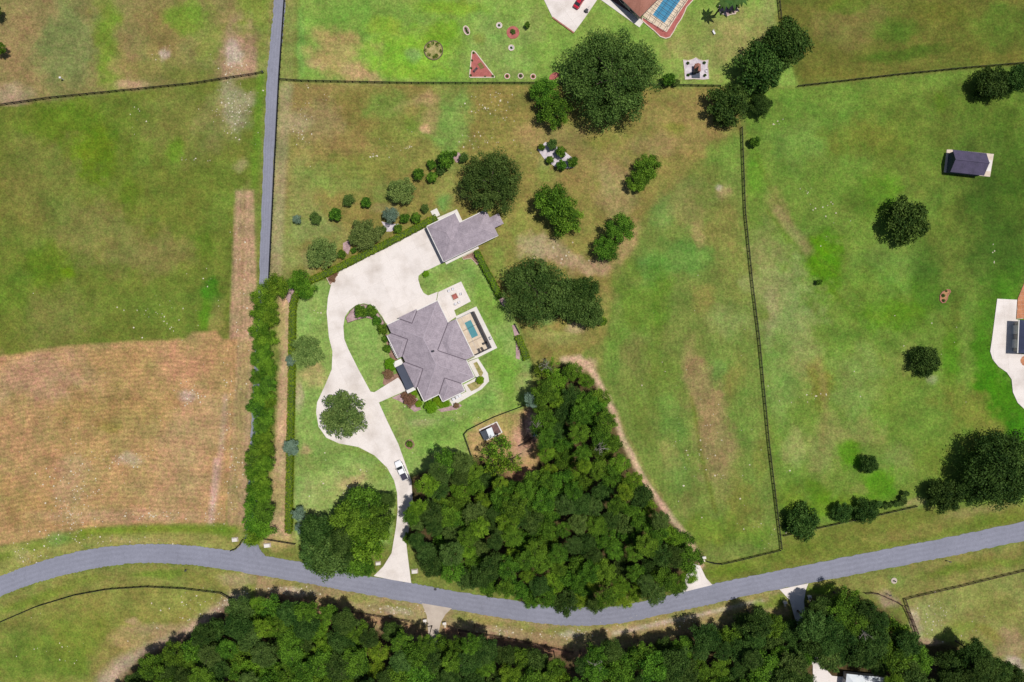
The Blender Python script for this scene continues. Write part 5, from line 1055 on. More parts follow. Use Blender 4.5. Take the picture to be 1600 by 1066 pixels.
# ---- hedges
def hedge(label, path, wd_px, h, seed, round_=True):
    pts = [W(*p) for p in smoothpts(path, 6)]; rs = np.random.default_rng(seed); hw = wd_px / S / 2
    b_ = pts[0].copy(); t = thing('hedge', label, 'hedge', b_); m = MB(); prof = [(-.82, 0), (-.86, .55), (-.72, .88), (0, .93), (.72, .88), (.86, .55), (.82, 0)]; rows = []
    n_ = len(pts); vs = []
    for i, p in enumerate(pts):
        d = (pts[min(i + 1, n_ - 1)] - pts[max(i - 1, 0)]).normalized(); sd = Vector((d.y, -d.x, 0)); e = .55 if i in (0, n_ - 1) and round_ else 1
        for a, z in prof: vs.append(p + sd * (a * hw * e) + Vector((0, 0, z * h * (.9 if e < 1 else 1))))
    q = len(prof); fs = [(i * q + j, (i + 1) * q + j, (i + 1) * q + j + 1, i * q + j + 1) for i in range(n_ - 1) for j in range(q - 1)]
    fs += [tuple(range(q)), tuple(range((n_ - 1) * q, n_ * q))[::-1]]
    m.add(vs, fs); m.build('core', 'hedge_core', t, base=b_)
    Ls = [0]
    for i in range(1, n_): Ls.append(Ls[-1] + (pts[i] - pts[i - 1]).length)
    cnt = int(Ls[-1] * (wd_px / S + 2 * h) * 15); s_ = rs.random(cnt) * Ls[-1]; P = np.zeros((cnt, 3)); N = np.zeros((cnt, 3))
    per = rs.random(cnt) * (2 * h + 2 * hw)
    for c in range(cnt):
        i = min(n_ - 2, int(np.searchsorted(Ls, s_[c], 'right')) - 1); f_ = (s_[c] - Ls[i]) / max(1e-6, Ls[i + 1] - Ls[i]); p = pts[i].lerp(pts[i + 1], f_); d = (pts[i + 1] - pts[i]).normalized(); sd = Vector((d.y, -d.x, 0)); u = per[c]
        if u < h: o_, z, nn = -hw * .95, u, -sd
        elif u < h + 2 * hw: o_, z, nn = -hw + (u - h), h * .97, Vector((0, 0, 1))
        else: o_, z, nn = hw * .95, 2 * h + 2 * hw - u, sd
        q_ = p + sd * o_ + Vector((0, 0, z)) - b_; P[c] = q_; N[c] = nn
    P += rs.normal(size=P.shape) * .07; N = N + rs.normal(size=N.shape) * .4 + np.array([0, 0, .2]); N /= np.linalg.norm(N, axis=1)[:, None]
    inst('foliage', leaf_mesh('foliage', P, N, .19 * rs.uniform(.7, 1.3, cnt), np.clip(rs.random(cnt) * .7 + .3 * np.sin(s_ * .7), 0, 1), 'leaf_hedge', rs), t)
    return t
mat('hedge_core', (.035, .06, .008), (.045, .075, .01), 2)
hedge('long clipped hedge running between the driveway and the tree row', [(486, 439), (474, 450), (464, 463), (459.5, 480), (458, 540), (457, 620), (455.5, 680), (454, 760), (453, 832)], 10.5, 1.6, 1)
hedge('straight clipped hedge along the north edge of the driveway', [(683, 340.5), (640, 363), (600, 384), (550, 409), (520, 424), (500, 433), (488, 438)], 10.5, 1.6, 2)
hedge('slim clipped hedge between the patio lawn and the broad oak', [(744.5, 393), (756, 416), (768, 438), (776, 454), (782.5, 467)], 9.5, 1.8, 3)
hedge('short rounded hedge at the lawn edge below the broad oak', [(809, 524), (813, 536), (819, 549), (823.5, 562)], 11, 1.2, 4)

# ---- palms near the top edge
def palm(px, py, h, seed, label):
    rr = random.Random(seed); b_ = W(px, py); t = thing('palm_tree', label, 'palm', b_); m = MB()
    pts = [Vector((0, 0, 0)), Vector((.15, .05, h * .35)), Vector((.2, .15, h * .7)), Vector((.15, .2, h))]
    for i in range(3): m.tube(pts[i], pts[i + 1], .24 - .03 * i, .21 - .03 * i, 8, False)
    m.build('trunk', 'bark', t)
    for k in range(9):
        a = 6.283 * k / 9 + rr.uniform(-.2, .2); L_ = rr.uniform(2.0, 2.6); vs = []; fs = []; n_ = 8
        for i in range(n_ + 1):
            u = i / n_; r_ = L_ * u; z = h + .5 * math.sin(u * 2.2) - 1.1 * u * u; wd = .42 * math.sin(math.pi * min(1, u * .9 + .1)) + .03
            c, s_ = math.cos(a), math.sin(a); x, y = .15 + r_ * c, .2 + r_ * s_
            vs += [(x - s_ * wd, y + c * wd, z - .18), (x, y, z), (x + s_ * wd, y - c * wd, z - .18)]
        for i in range(n_):
            for j in range(2): fs.append((i * 3 + j, (i + 1) * 3 + j, (i + 1) * 3 + j + 1, i * 3 + j + 1))
        mk('frond', vs, fs, 'leaf_palm', t)
palm(1117, 24, 7.5, 1, 'tall palm with star shaped shadow at the left of the palm bed'); palm(1137, 14, 4.2, 2, 'middle palm in the pinkish bed at the top edge'); palm(1149, 10, 4.0, 3, 'right palm in the pinkish bed at the top edge')
for nm in ('leaf_palm',): pass
# ------------------------------------------------------------------ fences
post_me = MB().box((0, 0, .72), (.15, .15, 1.5)); rail_me = MB().box((0, 0, 0), (1, .05, .14))
def mesh_of(m, name, material):
    me = bpy.data.meshes.new(name); me.from_pydata([tuple(v) for v in m.v], [], m.f); me.materials.append(MATS[material]); return me
FM = {k: (mesh_of(post_me, 'post', k), mesh_of(rail_me, 'rail', k), mesh_of(MB().box((0, 0, 0), (1, .11, .04)), 'cap_rail', k)) for k in ('fence_black', 'fence_brown', 'fence_grey')}
def fence(path, label, style='fence_black', sp=2.05, rails=(.35, .8, 1.25), cap=True, group=None, hs=.86):
    P = [W(*p) for p in path]; b_ = P[0].copy(); t = thing('fence', label, 'fence', b_, 0, group); pts = [P[0]]
    Ls = [0]
    for i in range(1, len(P)): Ls.append(Ls[-1] + (P[i] - P[i - 1]).length)
    n_ = max(1, round(Ls[-1] / sp)); out = []
    for k in range(n_ + 1):
        s_ = Ls[-1] * k / n_; i = 1
        while i < len(P) - 1 and Ls[i] < s_: i += 1
        out.append(P[i - 1].lerp(P[i], (s_ - Ls[i - 1]) / (Ls[i] - Ls[i - 1])))
    pm, rm_, cm = FM[style]
    for k, p in enumerate(out):
        q = p - b_; inst('post', pm, t, (q.x, q.y, -.1), 0, (1, 1, hs))
        if k:
            d = p - out[k - 1]; mid = (p + out[k - 1]) / 2 - b_; a = math.atan2(d.y, d.x)
            for z in rails: inst('rail', rm_, t, (mid.x, mid.y, z * hs), a, (d.length, 1, 1))
            if cap: inst('cap_rail', cm, t, (mid.x, mid.y, 1.44 * hs), a, (d.length, 1, 1))
    return t
FL = {'nw': ('black rail fence between the two fields left of the lane', 'fence_black'), 'north': ('black rail fence between the neighbour\'s lawn and the lot', 'fence_black'), 'lane': ('black rail fence along the right side of the grey lane', 'fence_black'), 'ne_stub': ('short black fence running off the top edge above the dark pair of trees', 'fence_black'), 'ne': ('black rail fence at the top right below the olive field', 'fence_black'), 'paddock': ('long black fence between the paddock and the east pasture', 'fence_black'), 'paddock_south': ('black fence closing the bottom of the paddock near the road', 'fence_black'), 'pasture_south': ('black fence under the trees at the bottom of the east pasture', 'fence_black'), 'sw': ('curved black fence round the bottom left meadow', 'fence_black'), 'wood_road_west': ('dark fence at the wood edge left of the small south drive', 'fence_brown'), 'wood_road_east': ('dark fence at the wood edge right of the small south drive', 'fence_brown'), 'brown_corner': ('brown fence bending round the trees at the lower right', 'fence_brown'), 'brown_field': ('brown fence enclosing the bottom right field', 'fence_brown'), 'coop': ('thin dark fence round the animal shed pen', 'fence_black'), 'lane_end': ('short black fence beside the lane mouth at the road', 'fence_black')}
for k_, (lb_, st_) in FL.items(): fence(FENCES[k_], lb_, st_)
fence([(818, 646), (819, 669)], 'short black rail standing in the dirt beside the wood', 'fence_black', 2.2)
fence([(362, 859.5), (369, 857), (375, 852), (380, 843)], 'curved black corner fence left of the lane mouth', 'fence_black', 1.6)
fence([(804, 506), (812, 521)], 'short dark low rail below the broad oak', 'fence_black', 1.4, hs=.6)

# ------------------------------------------------------------------ beds and yard things
def bed(name, label, pts, mulch, edge_m=None, ew=1.3, z=.05, cat='flower bed', group=None):
    cx = sum(p[0] for p in pts) / len(pts); cy = sum(p[1] for p in pts) / len(pts); b_ = W(cx, cy); t = thing(name, label, cat, b_, 0, group)
    if edge_m: edging('edging', pts, ew, .16, edge_m, t, b_)
    pxprism('mulch', offset_poly(pts, -ew * .9) if edge_m else pts, -.15, z, mulch, t, b_); return t, b_
def plants(t, b_, spots, key='shrub', piece='plant'):
    for i, (px, py, r) in enumerate(spots):
        p = W(px, py) - b_; s_ = r / S / 4; inst(piece, CR[key][i % len(CR[key])], t, (p.x, p.y, s_ * 1.4), i * 1.7, (s_, s_, s_))
tri, tb = bed('flower_bed', 'triangular red mulch bed with pale edging on the neighbour\'s lawn', [(738, 79.5), (741, 79.5), (744, 82), (773.5, 120), (773, 122), (734.5, 122), (733, 120), (736.5, 82)], 'mulch_red', 'edging', 1.5)
plants(tri, tb, [(740, 83, 2), (737.5, 95, 1.8), (736, 107, 2), (735.5, 118, 2), (770, 119.5, 2.2), (758, 120, 1.5)], 'shrub_dark')
q = W(751.5, 103); mt = thing('ground_mat', 'olive square mat on the triangular red bed', 'mat', (q.x, q.y, .05), .55); MB().box((0, 0, .04), (1.15, 1.75, .06)).build('pad', 'canvas_green', mt, bevel=.015); MB().box((0, .72, .09), (1.0, .16, .05)).build('fold', 'canvas_green', mt)
q = W(743, 110); bn = thing('garden_bench', 'slim slatted bench on the triangular red bed', 'bench', (q.x, q.y, .05), .85)
for i in range(3): MB().box((0, -.22 + i * .22, .45), (1.5, .12, .05)).build('slat', 'dark_metal', bn)
for s_ in (-1, 1): MB().box((s_ * .6, 0, .21), (.07, .5, .42)).build('leg', 'dark_metal', bn)
rb_, bb = bed('flower_bed', 'round weedy bed with low stone ring on the neighbour\'s lawn', ring_pts(677.5, 79, 15.3, 30, .02, 4), 'dry_grass', 'edging_dark', 1.4)
plants(rb_, bb, [(670, 72, 4), (684, 70, 4), (682, 88, 4), (670, 86, 3.4), (689, 80, 3.2), (665, 79, 3), (678, 90, 3), (676, 68, 3)], 'bare')
rb_, bb = bed('flower_bed', 'round red mulch bed with dark plant on the neighbour\'s lawn', ring_pts(801.5, 51, 10, 26, .01, 5), 'mulch_red'); plants(rb_, bb, [(801.5, 50.5, 4.5)], 'shrub_dark')
for px, py, r, mt_, lb_ in ((780, 40, 5, 'gravel_white', 'white round stone bed with one small plant, upper one'), (799, 75, 5, 'gravel_white', 'white round stone bed below the round red bed'), (792.5, 119.5, 4.6, 'mulch_red', 'left of three small round beds by the north fence'), (813.5, 119, 4.6, 'dirt_brown', 'middle of three small round beds by the north fence'), (833, 120, 4.6, 'mulch_red', 'right of three small round beds by the north fence')):
    rb_, bb = bed('flower_bed', lb_, ring_pts(px, py, r, 18, .02, 6), mt_, 'edging', 1.2); plants(rb_, bb, [(px, py, 2.2)], 'shrub_dark')
rb_, bb = bed('flower_bed', 'small oval bed with white kerb and dark flowers on the neighbour\'s lawn', ring_pts(729, 48, 5, 20, .02, 7, 8, -.4), 'gravel_pink', 'edging', 1.3); plants(rb_, bb, [(728, 45, 2), (729, 48.5, 2), (731, 51.5, 2.2)], 'shrub_dark')
rb_, bb = bed('flower_bed', 'pinkish stone bed holding the palms at the top edge', ring_pts(1138, 14, 16, 22, .12, 8, 11), 'gravel_pink', 'edging', 1.2); plants(rb_, bb, [(1130, 10, 3.5), (1142, 20, 3), (1147, 15, 3), (1128, 20, 2.5)], 'bare')
orp, ob = bed('flower_bed', 'orange mulch patch under the left side of the huge oak', ring_pts(866, 119, 9, 18, .1, 9, 5, -.5), 'mulch_red')
# white gravel square with the chapel ornament
bed('gravel_square', 'white gravel square with scalloped sides on the neighbour\'s lawn', [(1067, 93.5), (1075, 94.5), (1081, 93), (1087, 90), (1092, 93), (1099, 95), (1107, 93.5), (1106, 104), (1107.5, 116), (1108, 124), (1098, 125), (1084, 124), (1070, 125), (1069, 110)], 'gravel_white', 'edging', .8, .06, 'gravel bed')
for px, py, w_ in ((1074.5, 99.5, 'upper left'), (1100, 99, 'upper right'), (1075, 118, 'lower left'), (1101, 118.5, 'lower right')):
    q = W(px, py); pl = thing('garden_plant', 'spiky dark plant at the ' + w_ + ' corner of the white gravel square', 'plant', q, 0, 'plants on the white gravel square'); inst('leaves', CR['shrub_dark'][0], pl, (0, 0, .35), px, (.11, .11, .14)); MB().tube((0, 0, 0), (0, 0, .3), .05, .04, 6).build('stem', 'bark', pl)
q = W(1087, 112); ch = thing('chapel_ornament', 'brick lawn ornament with dark pointed spire on the white gravel square', 'ornament', q)
MB().box((0, -1.1, .15), (2.2, 1.5, .3)).build('plinth', 'slate_flat', ch); MB().box((.15, .5, .75), (1.5, 1.9, 1.5)).build('nave', 'brick', ch)
m = MB(); m.add([(-.7, -.55, 1.5), (1.0, -.55, 1.5), (1.0, 1.55, 1.5), (-.7, 1.55, 1.5), (.15, -.55, 2.1), (.15, 1.55, 2.1)], [(0, 4, 5, 3), (1, 2, 5, 4), (0, 1, 4), (2, 3, 5), (3, 2, 1, 0)]); m.build('roof', 'shingle_brick', ch)
MB().box((-.5, -.55, 1.3), (.8, .8, 2.6)).build('tower', 'dark_metal', ch); MB().tube((-.5, -.55, 2.6), (-.5, -.55, 5.2), .5, .02, 4).build('spire', 'dark_metal', ch)
q = W(1103, 112); cg = thing('garden_chair', 'small white chair at the right of the white gravel square', 'chair', q); MB().box((0, 0, .4), (.5, .5, .06)).build('seat', 'plastic_white', cg); MB().box((0, .24, .7), (.5, .05, .6)).build('backrest', 'plastic_white', cg)
for a in (-.2, .2):
    for c in (-.2, .2): MB().box((a, c, .19), (.05, .05, .38)).build('leg', 'plastic_white', cg)
# kidney planter in the pasture
kp, kb = bed('kidney_planter', 'kidney shaped timber edged planter in the east pasture', [(1480, 452), (1484, 452.5), (1485.5, 456), (1483, 460), (1481, 463), (1480.5, 467), (1477, 473), (1472, 474), (1468, 470), (1468, 462), (1472, 456)], 'wood', 'brick', 1.4, .08, 'planter')
plants(kp, kb, [(1473, 462, 3), (1473.5, 470, 2.6), (1478, 455, 2)], 'shrub_dark')
# beds by the house
bed('flower_bed', 'pinkish stone island bed inside the driveway bend', [(547, 486), (556, 478), (568, 475), (579, 478), (589, 486), (597, 497), (602, 506), (606, 520), (600, 522), (594, 508), (585, 500), (572, 497), (558, 500), (543, 505), (540, 497)], 'gravel_pink', 'edging_dark', .8, .06)
bed('flower_bed', 'brown mulch bed left of the porch path', [(600, 590), (622, 583), (630, 596), (622, 602), (606, 605), (598, 600)], 'mulch', None)
bed('flower_bed', 'pinkish mulch bed right of the porch path', [(612, 622), (636, 610), (652, 622), (658, 640), (648, 644), (634, 632), (622, 626)], 'gravel_pink', None)
bed('flower_bed', 'thin pinkish mulch bed below the south bay', [(684, 640), (700, 636), (716, 630), (722, 634), (714, 640), (690, 644)], 'gravel_pink', None)
bed('flower_bed', 'mulch strip along the shuttered west wing', [(601, 524), (605, 522), (622, 558), (620, 566), (610, 562), (606, 545)], 'mulch', None)
bed('flower_bed', 'rusty shrub bed cut into the driveway corner by the hedge', [(510, 434), (519, 427), (527, 424), (528, 430), (523, 439), (516, 446)], 'mulch', 'edging', .8, .1)
for px, py, r, w_ in ((524.5, 428, 4.5, 'top right'), (519, 433, 4, 'middle'), (521, 438, 4, 'lower right'), (516, 437, 3, 'smallest, lower left')): tree(px, py, r, 'brown', 'rusty low bush in the driveway corner bed, ' + w_, .8, 'bush', 'rusty bushes in the driveway corner bed', trunk=False)
bed('flower_bed', 'purplish bare bed where the hedge bends', [(450, 452), (457, 450), (461, 458), (459, 470), (451, 474), (447, 466)], 'gravel_pink', None)
bed('flower_bed', 'pale stony bed along the north border by the blue conifer', [(596, 346), (610, 350), (624, 350), (612, 362), (604, 362)], 'gravel_white', None, .8, .04)
bed('flower_bed', 'pinkish stony bed between the two round trees', [(536, 380), (544, 376), (548, 386), (544, 398), (536, 390)], 'gravel_pink', None, .8, .04)
bed('flower_bed', 'white gravel bed planted with six bushes on the tan slope', [(840, 234), (852, 222), (868, 228), (886, 240), (898, 250), (897, 262), (880, 264), (866, 260), (850, 248)], 'gravel_white', None, .8, .05)
bed('flower_bed', 'pale stone patch in the diagonal bush row', ring_pts(714, 246, 6, 14, .2, 3, 8), 'gravel_pink', None, .8, .05)
bed('flower_bed', 'pale ring bed round a single bush on the lawn', ring_pts(640, 694.5, 7.5, 20, .05, 2), 'mulch', None, .8, .04)
bed('flower_bed', 'pinkish stone strip under the short rounded hedge', [(800, 508), (806, 508), (814, 530), (812, 562), (806, 560), (806, 535)], 'gravel_pink', None, .8, .04)
bed('flower_bed', 'pinkish bed at the end of the slim hedge', [(779, 468), (787, 464), (792, 474), (787, 480)], 'gravel_pink', None, .8, .04)
bed('flower_bed', 'brown bed between the garage wall and the lawn', [(722, 402), (740, 393), (748, 412), (745, 414), (736, 404), (724, 406)], 'mulch', 'edging', .7, .06)
# fire pit with chairs
q = W(711, 463.5); fp = thing('fire_pit', 'square reddish fire pit on the concrete patio', 'fire pit', q, ANG)
MB().box((0, 0, .11), (2.2, 2.2, .1)).build('apron', 'concrete_white', fp)
for i in range(4):
    a = i * math.pi / 2; MB().box((.62 * math.cos(a), .62 * math.sin(a), .36), (.22 if i % 2 == 0 else 1.02, 1.46 if i % 2 == 0 else .22, .42)).build('wall_block', 'brick', fp)
MB().box((0, 0, .22), (1.02, 1.02, .12)).build('bowl', 'mulch_red', fp)
for px, py, rz, lb_ in ((702, 455, .3, 'white chair left above the fire pit'), (708, 452, .1, 'white chair above the fire pit'), (720, 459.5, -1.5, 'white chair right of the fire pit'), (712, 475, 3.0, 'white chair below the fire pit on the left'), (717.5, 472.5, 3.5, 'white chair below the fire pit on the right')):
    q = W(px, py); c_ = thing('patio_chair', lb_, 'chair', (q.x, q.y, .08), rz, 'chairs round the fire pit')
    MB().box((0, 0, .38), (.62, .6, .07)).build('seat', 'plastic_white', c_, bevel=.02); MB().box((0, .3, .7), (.62, .07, .6)).build('backrest', 'plastic_white', c_, bevel=.02)
    for a in (-.27, .27):
        MB().box((a * 1.1, 0, .56), (.06, .55, .04)).build('armrest', 'plastic_white', c_)
        for e in (-.24, .24): MB().box((a, e, .18), (.06, .06, .36)).build('leg', 'plastic_white', c_)
# loungers on the pool terrace
for px, py, rz, lb_ in ((749, 548, .4, 'dark chair at the lower left of the small pool'), (754, 546, .5, 'dark chair beside the small pool'), (758, 536, 2.0, 'grey lounger below the small pool')):
    q = W(px, py); c_ = thing('pool_chair', lb_, 'chair', (q.x, q.y, .13), rz, 'chairs on the pool terrace')
    MB().box((0, 0, .36), (.6, 1.1, .06)).build('seat', 'bronze', c_); MB().box((0, .6, .62), (.6, .08, .6)).build('backrest', 'bronze', c_)
    for a in (-.25, .25):
        for e in (-.45, .45): MB().box((a, e, .17), (.05, .05, .34)).build('leg', 'bronze', c_)
q = W(766, 528.5); bx_ = thing('pool_pump', 'small dark pump box on the white pool deck', 'pump', (q.x, q.y, .1), ANG); MB().box((0, 0, .3), (.5, .8, .6)).build('cabinet', 'dark_metal', bx_, bevel=.04); MB().box((0, 0, .62), (.3, .3, .08)).build('lid', 'steel', bx_)
for i, (px, py) in enumerate(((709, 623.5), (714.5, 620.5), (719, 618))):
    q = W(px, py); ac = thing('air_conditioner', ('left', 'middle', 'right')[i] + ' white air conditioner of three by the south bay', 'air conditioner', (q.x, q.y, .05), ANG, 'air conditioners by the south bay')
    MB().box((0, 0, .45), (.85, .85, .9)).build('cabinet', 'plastic_white', ac, bevel=.04); MB().tube((0, 0, .9), (0, 0, .95), .34, .34, 14).build('fan_grille', 'steel', ac)
q = W(649, 436)
# ------------------------------------------------------------------ vehicles
def wheel(t, x, y, r=.38, wd=.26):
    o = MB().tube((x, y - wd / 2, r), (x, y + wd / 2, r), r, r, 18).build('wheel', 'rubber', t); MB().tube((x, y - wd / 2 - .01, r), (x, y + wd / 2 + .01, r), r * .58, r * .58, 12).build('rim', 'steel', o)
def loft(sections, name, material, t, bevel=0.0):
    """sections along x: (x, half width, z bottom, z top, top half width)"""
    m = MB(); vs = []; fs = []
    for x, hw, z0, z1, tw in sections: vs += [(x, -hw, z0), (x, -hw, z0 + (z1 - z0) * .62), (x, -tw, z1), (x, tw, z1), (x, hw, z0 + (z1 - z0) * .62), (x, hw, z0)]
    for i in range(len(sections) - 1):
        for j in range(6): fs.append((i * 6 + j, i * 6 + (j + 1) % 6, (i + 1) * 6 + (j + 1) % 6, (i + 1) * 6 + j))
    fs += [tuple(range(6))[::-1], tuple(range((len(sections) - 1) * 6, len(sections) * 6))]
    m.add(vs, fs); o = m.build(name, material, t)
    bm = bmesh.new(); bm.from_mesh(o.data); bmesh.ops.recalc_face_normals(bm, faces=list(bm.faces))
    if bevel: bmesh.ops.bevel(bm, geom=list(bm.edges), offset=bevel, segments=2, affect='EDGES', profile=.6)
    bm.to_mesh(o.data); bm.free(); o.data.polygons.foreach_set('use_smooth', [False] * len(o.data.polygons)); return o
p = W(628, 734.5); hd = W(623, 722.5) - W(634, 747)
tk = thing('pickup_truck', 'white pickup truck with dark bed cover on the driveway', 'truck', (p.x, p.y, .07), math.atan2(hd.y, hd.x))
loft([(-2.75, .90, .5, 1.08, .86), (-2.6, .98, .42, 1.14, .92), (-.9, 1.0, .4, 1.16, .93), (.9, 1.0, .4, 1.16, .93), (1.9, .98, .42, 1.14, .88), (2.6, .93, .46, 1.04, .80), (2.85, .78, .52, .92, .66)], 'body', 'paint_white', tk, .035)
cabm = [(-.95, .92, 1.13, 1.35, .86), (-.8, .88, 1.13, 1.84, .70), (.5, .88, 1.13, 1.86, .70), (1.2, .9, 1.13, 1.22, .84)]
loft(cabm, 'cab', 'paint_white', tk, .03)
MB().add([(.54, -.68, 1.85), (.54, .68, 1.85), (1.17, .80, 1.245), (1.17, -.80, 1.245), (.6, -.68, 1.87), (.6, .68, 1.87), (1.23, .80, 1.265), (1.23, -.80, 1.265)], [(3, 2, 1, 0), (4, 5, 6, 7), (0, 1, 5, 4), (1, 2, 6, 5), (2, 3, 7, 6), (3, 0, 4, 7)]).build('windscreen', 'glass', tk)
MB().add([(-.84, -.66, 1.80), (-.84, .66, 1.80), (-.97, .78, 1.36), (-.97, -.78, 1.36), (-.88, -.66, 1.80), (-.88, .66, 1.80), (-1.01, .78, 1.36), (-1.01, -.78, 1.36)], [(0, 1, 2, 3), (7, 6, 5, 4), (0, 4, 5, 1), (1, 5, 6, 2), (2, 6, 7, 3), (3, 7, 4, 0)]).build('rear_window', 'glass', tk)
for s_ in (-1, 1):
    MB().add([(-.7, s_ * .745, 1.77), (.42, s_ * .745, 1.79), (.85, s_ * .905, 1.36), (-.8, s_ * .905, 1.36), (-.7, s_ * .77, 1.77), (.42, s_ * .77, 1.79), (.85, s_ * .93, 1.36), (-.8, s_ * .93, 1.36)], [(0, 1, 2, 3), (7, 6, 5, 4), (0, 4, 5, 1), (1, 5, 6, 2), (2, 6, 7, 3), (3, 7, 4, 0)]).build('side_window', 'glass', tk)
    MB().box((.95, s_ * 1.13, 1.3), (.16, .24, .18)).build('mirror', 'dark_metal', tk, bevel=.03); MB().box((2.72, s_ * .62, .84), (.14, .3, .16)).build('headlight', 'plastic_white', tk); MB().box((-2.74, s_ * .8, .9), (.06, .14, .3)).build('tail_light', 'paint_red', tk)
    for x in (-1.75, 1.85): wheel(tk, x, s_ * .87)
    MB().box((.05, s_ * 1.03, .42), (1.9, .14, .06)).build('side_step', 'dark_metal', tk)
MB().box((-1.83, 0, 1.18), (1.66, 1.66, .06)).build('bed_cover', 'tonneau', tk, bevel=.015)
MB().box((2.86, 0, .6), (.14, 1.5, .2)).build('front_bumper', 'steel', tk, bevel=.03); MB().box((-2.8, 0, .58), (.16, 1.7, .18)).build('rear_bumper', 'steel', tk, bevel=.03)
p = W(905, 4); cr = thing('red_car', 'red car parked on the white drive at the top edge', 'car', (p.x, p.y, .07), R(58))
loft([(-2.15, .72, .42, .82, .66), (-1.9, .86, .34, .92, .78), (-.6, .9, .32, .95, .82), (.8, .9, .32, .94, .82), (1.7, .86, .34, .84, .72), (2.1, .68, .4, .7, .55)], 'body', 'paint_red', cr, .03)
loft([(-1.55, .78, .9, .98, .72), (-.85, .74, .9, 1.40, .58), (.15, .74, .9, 1.42, .58), (.9, .8, .9, .98, .74)], 'cabin', 'glass', cr, .03); MB().box((-.35, 0, 1.415), (1.0, 1.12, .05)).build('roof', 'paint_red', cr, bevel=.02)
for s_ in (-1, 1):
    for x in (-1.3, 1.3): wheel(cr, x, s_ * .8, .33, .22)
    MB().box((2.02, s_ * .5, .62), (.12, .26, .12)).build('headlight', 'plastic_white', cr); MB().box((-2.1, s_ * .55, .7), (.08, .26, .12)).build('tail_light', 'mulch_red', cr)
p = W(916, 18); tb_ = thing('garden_trailer', 'small dark trailer beside the red car at the top edge', 'trailer', (p.x, p.y, .07), R(58)); MB().box((0, 0, .5), (.9, .8, .4)).build('tub', 'dark_metal', tb_, bevel=.03); MB().bar((.4, 0, .4), (1.6, 0, .35), .08, .06).build('drawbar', 'steel', tb_)
for s_ in (-1, 1): MB().tube((-.1, s_ * .46, .25), (-.1, s_ * .58, .25), .25, .25, 12).build('wheel', 'rubber', tb_)

# ------------------------------------------------------------------ roadside things
def pillarbox(px, py, label, group):
    q = W(px, py); t = thing('gate_pillar', label, 'pillar', q, .15, group); MB().box((0, 0, .45), (.8, .5, .9)).build('shaft', 'stone', t, bevel=.03); MB().box((0, 0, .96), (1.0, .7, .12)).build('cap', 'concrete_white', t, bevel=.02); MB().box((0, -.75, .3), (.4, 1.0, .6)).build('return_wall', 'stone', t, bevel=.02)
for px, py, lb_ in ((664.5, 968, 'pale stone pillar left of the small south drive'), (695, 972.5, 'pale stone pillar right of the small south drive'), (1225, 940, 'pale pillar left of the south east drive'), (1263, 931, 'pale pillar right of the south east drive'), (1099, 870, 'white pillar at the end of the paddock fence')): pillarbox(px, py, lb_, 'gate pillars')
def utility(px, py, label, sx=1.4, sy=1.0, h=.5, m_='concrete_white'):
    q = W(px, py); t = thing('utility_box', label, 'utility box', q, .1); MB().box((0, 0, .06), (sx * 1.25, sy * 1.25, .12)).build('pad', 'concrete_old', t); MB().box((0, 0, .12 + h / 2), (sx, sy, h)).build('cabinet', m_, t, bevel=.04); MB().box((0, 0, .15 + h), (sx * .8, sy * .8, .05)).build('lid', m_, t)
utility(367.5, 843, 'white utility box left of the lane mouth'); utility(418, 852, 'white utility box right of the lane mouth', 1.6, 1.0); utility(648, 892.5, 'white utility box right of the driveway mouth', 1.5, 1.0); utility(591, 846 + 34, 'white utility box under trees left of the driveway mouth', 1.2, .8)
utility(836, 677, 'pale blue sheet topped box in the dirt beside the wood', 1.0, 1.5, .5, 'sheet_blue')
q = W(1397, 907.5); hy = thing('fire_hydrant', 'hydrant in a pale ring on the south east verge', 'hydrant', q); MB().tube((0, 0, 0), (0, 0, .05), .85, .85, 20).build('pad', 'concrete_old', hy); MB().tube((0, 0, .05), (0, 0, .7), .16, .14, 10).build('barrel', 'dark_metal', hy); MB().tube((0, 0, .7), (0, 0, .85), .2, .06, 10).build('bonnet', 'dark_metal', hy); MB().tube((-.28, 0, .5), (.28, 0, .5), .08, .08, 8).build('outlet', 'dark_metal', hy)
for px, py, lb_ in ((680, 921, 'dark manhole cover in the road opposite the driveway'), (1534, 837, 'dark manhole cover in the road at the right')):
    q = W(px, py); mh_ = thing('manhole_cover', lb_, 'manhole', (q.x, q.y, .03)); MB().tube((0, 0, 0), (0, 0, .012), .42, .42, 16).build('rim', 'dark_metal', mh_); MB().tube((0, 0, .012), (0, 0, .02), .34, .34, 16).build('lid', 'dark_metal', mh_)
def mailbox(px, py, label, rz=0):
    q = W(px, py); t = thing('mailbox', label, 'mailbox', q, rz); MB().box((0, 0, .55), (.14, .14, 1.1)).build('post', 'trim', t); MB().box((.12, 0, 1.2), (.6, .28, .26)).build('box', 'dark_metal', t, bevel=.05); MB().box((0, .16, 1.3), (.03, .03, .25)).build('flag', 'paint_red', t)
mailbox(1387, 928, 'dark mailbox beside the brown fence corner'); mailbox(292, 890, 'dark mailbox on the verge across the bend'); mailbox(1480, 876, 'small dark mailbox on the right verge'); mailbox(411, 114, 'white post mailbox where the field fence meets the lane')
q = W(100, 125); wp = thing('marker_post', 'white topped marker post alone in the top left field', 'post', q); MB().tube((0, 0, 0), (0, 0, 1.6), .09, .09, 8).build('shaft', 'trim', wp); MB().box((0, 0, 1.7), (.5, .5, .25)).build('head', 'plastic_white', wp, bevel=.04)
